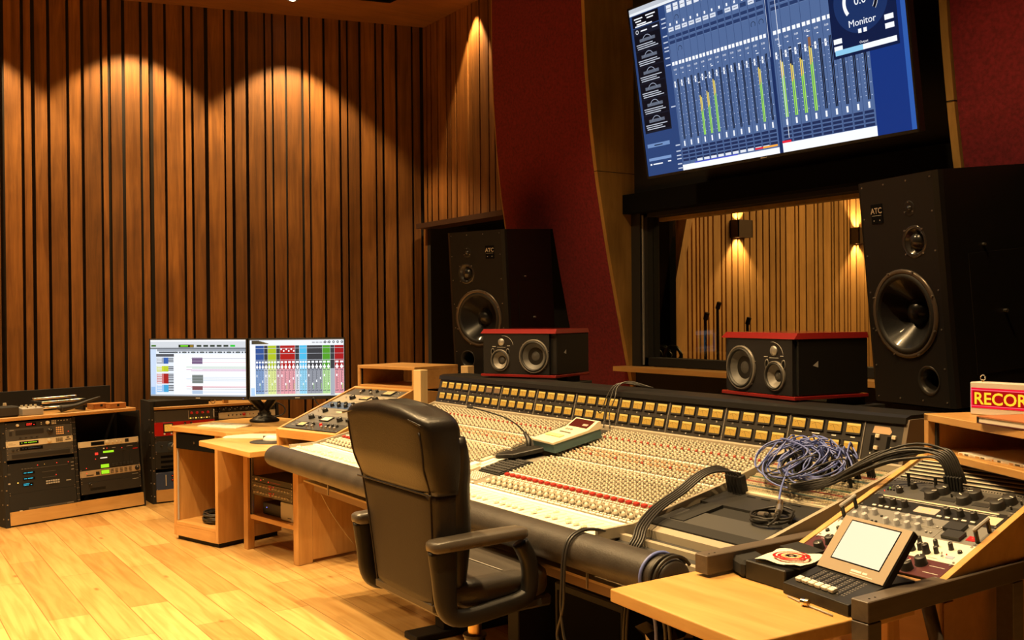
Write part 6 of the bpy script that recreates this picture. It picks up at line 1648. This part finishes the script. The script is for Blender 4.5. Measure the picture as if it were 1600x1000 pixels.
# blue patch loops
pr_ = random.Random(21)
def patch(label, a, b_, mm_, seed, lift, sag, group, r=.0026):
    q = random.Random(seed); ax, ay = a; bx_, by_ = b_; za = pz(ay); zb = pz(by_)
    t = thing('patch_cable', label, 'patch cable', loc=(ax, ay, za), group=group); P0 = Vector((ax, ay, za))
    ang = Vector((q.uniform(-.1, .3), -.35, 1)).normalized()
    e1 = Vector((ax, ay, za)) + ang * .055; e2 = Vector((bx_, by_, zb)) + ang * .055
    cx_, cy_ = sag; R = q.uniform(.045, .115); zc = pz(cy_) + .008 + q.uniform(0, .022); hgt = q.uniform(.05, .125); sq = q.uniform(.7, 1.0)
    pts = [e1, e1 + Vector((q.uniform(-.01, .01), -.025, lift * .45))]
    st = q.uniform(.15, .5) * PI; turns = q.choice((.9, 1.0, 1.5)); nst = int(9 * turns); tw = q.uniform(-.4, .4)
    for i in range(nst + 1):
        a_ = st + i * 2 * PI / 9
        dx_ = R * 1.25 * math.cos(a_); dy_ = R * sq * math.sin(a_)
        up_ = .5 + .5 * math.sin(a_ + tw)
        pts.append(Vector((cx_ + dx_, cy_ + dy_, zc + hgt * up_ + .0008 * i)))
    pts += [e2 + Vector((q.uniform(-.01, .01), -.03, lift * .40)), e2]
    m_ = MB(); m_.tube([p - P0 for p in spl(pts, 5)], r, mm_, 6); m_.build('cord', t)
    for (e, s_) in ((e1, Vector((ax, ay, za))), (e2, Vector((bx_, by_, zb)))):
        m_ = MB(); m_.cyl(s_ - P0, e - P0, .0055, MATBLK, n=8); m_.build('plug', t)
for k in range(13):
    ax = 2.60 + .018 * k + pr_.uniform(-.01, .01); bx_ = 2.52 + .025 * k + pr_.uniform(-.02, .02)
    patch('blue patch cord tangled in big loops over the jack field', (ax, -.09 - .012 * (k % 4)), (bx_, -.05 - .05 * pr_.random()), CABU, 100 + k, .11 + .02 * (k % 3), (2.60 + .013 * k, -.20 + .015 * (k % 3)), 'blue patch cords')
for k in range(6):
    ax = 2.56 + .05 * k; bx_ = 2.60 + .045 * k
    patch('dark patch cord tangled in big loops over the jack field', (ax, -.05 - .02 * (k % 3)), (bx_, -.12 - .03 * (k % 2)), CABB, 200 + k, .10, (2.58 + .03 * k, -.19), 'dark patch cords')
for k, (x, yy) in enumerate(((2.585, -.105), (2.665, -.085), (2.72, -.075), (2.775, -.065), (2.84, -.07))):
    b = MB()
    for i in range(4): b.bx(-.014 + i * .0075, -.008 + i * .0075, -.004, .004, 0, .062, MATBLK, .001)
    o = b.build('plug_block'); o.location = (x, yy, pz(yy)); o.rotation_euler = (math.radians(18), 0, 0)
    tag(o, ('row of black plugs at the left of the blue loops', 'row of black plugs in the left half of the blue loops', 'row of black plugs in the middle of the blue loops', 'row of black plugs in the right half of the blue loops', 'row of black plugs at the right of the blue loops')[k], 'plug')
# heavy cables sweeping to the right rack
for k in range(8):
    q = random.Random(50 + k); o_ = .0085 * k; jz = q.uniform(-.012, .012)
    pts = [(2.62 + .02 * k, -.27, .935), (2.74, -.305 - o_ * .3, .925 + o_ * .3), (2.86, -.315 + o_ * .3, .955 + o_ * .4), (2.95, -.31 + o_ * .5, 1.0 + jz + o_ * .3), (3.04, -.28 + o_ * .6, 1.045 + jz * 1.3 + o_ * .4), (3.11, -.25 + o_ * .6, 1.062 + jz + o_ * .5), (3.165 + o_ * .5, -.235 + o_ * .3, 1.066 + o_ * .4), (3.19 + o_ * .7, -.232 + o_ * .2, 1.04), (3.195 + o_ * .8, -.228 + o_ * .2, 1.005)]
    hang('heavy_cable', 'thick black cable sweeping in a bundle from the jack field to the right sloping rack', pts, .0036, CABB, group='cables sweeping to the right rack')
b = MB()
for i in range(6): b.bx(-.024 + i * .0085, -.0175 + i * .0085, -.005, .005, 0, .055, MATBLK, .001)
o = b.build('plug_block'); o.location = (3.215, -.226, .968); o.rotation_euler = (math.radians(12), 0, .1); tag(o, 'row of black plugs in the right patch panel', 'plug')
for k, x in enumerate((3.085, 3.168)):
    b = MB(); b.cyl((0, 0, 0), (0, -.006, .05), .0045, MATBLK, n=8); o = b.build('jack_plug'); o.location = (x, -.235, .965); tag(o, ('single black plug at the left of the right patch panel', 'single black plug beside the row of plugs in the right patch panel')[k], 'plug')
hang('thin_cable', 'single thin black cable arching over the right end of the jack field', [(2.80, -.26, .93), (2.84, -.22, .98), (2.90, -.14, 1.04), (2.96, -.12, 1.055), (3.02, -.16, 1.05)], .003, CABB)
# coil with connectors on the blank plates
c0 = (2.80, -.475, .858)
b = MB(); q = random.Random(9); pts = []
for i in range(44):
    a = 2 * PI * i / 11; R = .062 * q.uniform(.85, 1.12)
    pts.append((c0[0] + R * math.cos(a) * 1.0, c0[1] + R * math.sin(a) * .9, c0[2] + .006 + .0005 * i + q.uniform(0, .004) + .01 * math.sin(a)))
b.tube(spl(pts, 3), .0036, CABB, 6); t = thing('microphone_cable', 'small coil of dark cable with two silver connectors on the blank console plates', 'microphone cable', loc=(0, 0, 0)); b.build('cord', t)
for (p, d) in (((2.775, -.50, .880), (.035, -.012, .006)), ((2.815, -.495, .882), (.03, -.015, .006))):
    b = MB(); b.cyl(p, Vector(p) + Vector(d), .0095, STEEL, n=14); b.cyl(Vector(p) + Vector(d), Vector(p) + Vector(d) * 1.5, .006, RUB, n=10); b.cyl(Vector(p) - Vector(d) * .01, Vector(p), .0075, PITCHB, n=12); b.build('connector', t)
t = thing('adapter_cable', 'blue cable ending in a brass and steel connector above the small dark coil', 'cable', loc=(0, 0, 0))
b = MB(); b.tube(spl([(2.66, -.25, .965), (2.70, -.32, .935), (2.76, -.40, .915), (2.795, -.435, .912)], 6), .0032, CABU, 6); b.build('cord', t)
b = MB(); b.cyl((2.795, -.435, .914), (2.815, -.462, .905), .008, BRASS, n=12); b.cyl((2.815, -.462, .905), (2.835, -.49, .895), .010, STEEL, n=12); b.tube(spl([(2.835, -.49, .895), (2.86, -.53, .885), (2.875, -.58, .875)], 5), .0036, RUB, 6); b.build('connector', t)
# cables over the bridge
for k in range(3):
    d = .014 * k
    hang('bridge_cable', ('first of three thin grey cables looped over the meter bridge, leftmost', 'second of three thin grey cables looped over the meter bridge, middle', 'third of three thin grey cables looped over the meter bridge, rightmost')[k],
         [(1.60 + d, .12, 1.155), (1.52 + d, .06, 1.172 + d * .3), (1.49 + d, .02, 1.16), (1.475 + d * (2 if k else 1), -.01, 1.11), (1.47 + d * 2, -.035, 1.05), (1.475 + d * 3, -.06, .99 + (.07 if k == 0 else 0))], .0026, mat('grey_cable', (.035, .032, .028), .4))

# ================================================================== UNDER THE CONSOLE
b = MB(); b.bx(0, .42, 0, .40, 0, .42, MATBLK, .006); b.bx(.02, .40, -.002, 0, .03, .39, PITCHB); o = b.build('equipment_case'); o.location = (1.62, -.40, 0); tag(o, 'dark equipment case on the floor behind the chair arm, under the console', 'case')
b = MB(); b.bx(0, .55, 0, .30, 0, .50, MATBLK, .006); b.bx(.03, .52, -.004, 0, .03, .47, PITCHB); o = b.build('equipment_case'); o.location = (2.10, -.25, 0); tag(o, 'wide dark equipment case on the floor right of the chair, under the console', 'case')
b = MB(); b.bx(0, .055, 0, .04, .60, .655, mat('tan_plastic', (.34, .20, .08), .5), .004); b.cyl((.027, .02, .655), (.027, .02, .70), .004, STEEL, n=8); o = b.build('junction_box'); o.location = (1.66, -.62, 0); tag(o, 'small tan junction box under the console, seen through the chair arm', 'junction box')
b = MB(); b.bx(.62, 1.34, .135, .15, .04, .70, MATBLK); b.build('shade_panel', con).matrix_local = con_off  # added black panels that keep the space under the console dark
b = MB(); b.bx(1.45, 2.78, .135, .15, .04, .70, MATBLK); b.build('shade_panel', con).matrix_local = con_off
tr = random.Random(77)
CN = ['uppermost', 'second', 'third', 'fourth', 'fifth', 'sixth', 'seventh', 'lowest']
for k in range(9):
    x = -.78 + tr.uniform(-.10, .22); yy = .02 + tr.uniform(-.10, .12)
    pts = [(x, yy, .70)] + [(x + tr.uniform(-.12, .12), yy + tr.uniform(-.12, .12), .70 - .08 * i + tr.uniform(-.02, .02)) for i in range(1, 8)] + [(x + tr.uniform(-.2, .2), yy + tr.uniform(-.2, .2), .008)]
    hang('loose_cable', 'black loose cable dangling in a tangle behind the left desk rack', pts, .0045, CABB, group='tangled cables left of the console')
for k in range(7):
    x = -.85 + tr.uniform(-.1, .3); yy = .10 + tr.uniform(-.12, .2); pts = []
    for i in range(12): a = i * .9; pts.append((x + (.10 + .02 * k) * math.cos(a + k), yy + (.09 + .012 * k) * math.sin(a + k), .010 + .006 * k + tr.uniform(0, .05)))
    hang('floor_cable', ('white cable curled on the floor left of the console' if k % 3 == 0 else 'black cable curled on the floor left of the console'), pts, .005, CABW if k % 3 == 0 else CABB, group='white curled floor cables' if k % 3 == 0 else 'black curled floor cables')
hang('thin_cable', 'single thin pale cable hanging down the side of the left desk rack', [(-.80, -.46, .69), (-.775, -.40, .50), (-.77, -.32, .33), (-.765, -.24, .20), (-.76, -.16, .09)], .0025, mat('tan_cable', (.45, .32, .15), .5))
for k in range(3):
    x = 1.95 + k * .16
    hang('sagging_cable', ('leftmost', 'middle', 'rightmost')[k] + ' of three black cables sagging beneath the console behind the armrest', [(x - .1, -.35, .66), (x - .02, -.38, .60 - .02 * k), (x + .06, -.38, .59), (x + .15, -.36, .66)], .007, CABB)
b = MB(); q = random.Random(3)
vs = []; fs = []; n_ = 14
for i, (z, r_) in enumerate(((0, .10), (.02, .13), (.10, .145), (.20, .15), (.28, .15), (.32, .13), (.34, .15), (.345, .11), (.30, .09))):
    for k in range(n_):
        a = 2 * PI * k / n_; rr_ = r_ * (1 + q.uniform(-.1, .1) * (i > 3)); vs.append((rr_ * math.cos(a), rr_ * math.sin(a), z + q.uniform(-.012, .012) * (i > 3)))
for i in range(8):
    for k in range(n_): fs.append((i * n_ + k, i * n_ + (k + 1) % n_, (i + 1) * n_ + (k + 1) % n_, (i + 1) * n_ + k))
fs.append(tuple(reversed(range(n_))))
b.add(vs, fs, mat('black_bag', (.02, .02, .02), .12, coat=1), False); o = b.build('bin_bag'); o.location = (2.60, -.62, .0); o.scale = (1, 1, 1.5); tag(o, 'shiny black bin bag standing in the dark beneath the pale table corner', 'bin bag')
for k in range(4):
    pts = [(1.75 + .1 * math.cos(a + k) * (1 + .3 * k), -.78 + .07 * math.sin(a + k) * (1 + .2 * k), .008 + .003 * k) for a in [i * .8 for i in range(8)]]
    hang('floor_cable', 'black cable curled on the dark floor beside the chair post', pts, .005, CABB, group='black floor cables under the chair')

# ================================================================== BEYOND THE GLASS, SMALL THINGS
for k, (x, y_) in enumerate(((-.30, 1.86), (-.21, 1.87), (-.12, 1.88))):
    b = coil((0, 0, 0), .055, 5, .008, mat('dark_green_cable', (.02, .03, .018), .4), 40 + k, .012); o = b.build('cable_hank'); o.location = (x, y_, 1.19); o.rotation_euler = (PI / 2, 0, .5); tag(o, ('left', 'middle', 'right')[k] + ' dark green hank of cable behind the lower left corner of the glass', 'cable')
b = MB(); b.bx(-.45, 2.0, 1.70, 1.95, 1.09, 1.115, MATBLK); b.bx(-.42, -.38, 1.72, 1.93, 0, 1.09, MATBLK); b.bx(1.9, 1.94, 1.72, 1.93, 0, 1.09, MATBLK); tag(b.build('studio_shelf'), 'black shelf along the studio side of the window', 'shelf')
for k, (x, y_, h) in enumerate(((-.55, 2.6, 1.42), (-.72, 2.9, 1.50), (-.60, 3.1, 1.38))):
    t = thing('microphone_stand', ('black microphone stand beyond the glass, left one', 'tall black microphone stand with a clip beyond the glass, middle one', 'short black microphone stand beyond the glass, right one')[k], 'microphone stand', loc=(x, y_, 0))
    b = MB(); b.cyl((0, 0, .02), (0, 0, h), .011, BLACK, n=8); b.build('pole', t)
    b = MB(); b.lathe([(.13, 0), (.13, .015), (.02, .03), (0, .03)], (0, 0, 0), (0, 0, 1), BLACK, 20); b.build('base', t)
    b = MB(); b.cyl((0, 0, h), (.02, .0, h + .05), .018, BLACK, n=8); b.build('clip', t)
b = MB(); b.bx(1.0, 1.35, 1.72, 1.92, 1.116, 1.15, CHAR); b.bx(1.0, 1.35, 1.715, 1.72, 1.12, 1.19, CREAM); b.bx(1.0, 1.35, 1.72, 1.92, 1.15, 1.22, CHAR)
for i in range(12): b.bx(1.01 + i * .028, 1.02 + i * .028, 1.712, 1.715, 1.165, 1.175, PITCHB)
tag(b.build('stage_box'), 'dark stage box with a cream socket strip behind the glass at right', 'stage box')
# the one downlight in view
t = thing('ceiling_downlight', 'small round downlight glowing in the wooden ceiling band at the top edge', 'ceiling light', loc=(LAMPS[0].x, LAMPS[0].y, CEIL))
b = MB(); b.lathe([(.045, -.003), (.045, .0), (.034, -.004), (.030, .02)], (0, 0, 0), (0, 0, 1), STEEL, 24); b.build('trim_ring', t)
b = MB(); b.lathe([(0, -.005), (.022, -.004), (.028, .004)], (0, 0, 0), (0, 0, 1), emis('lamp_white', (1, .85, .6), 12), 20); b.build('lamp', t)
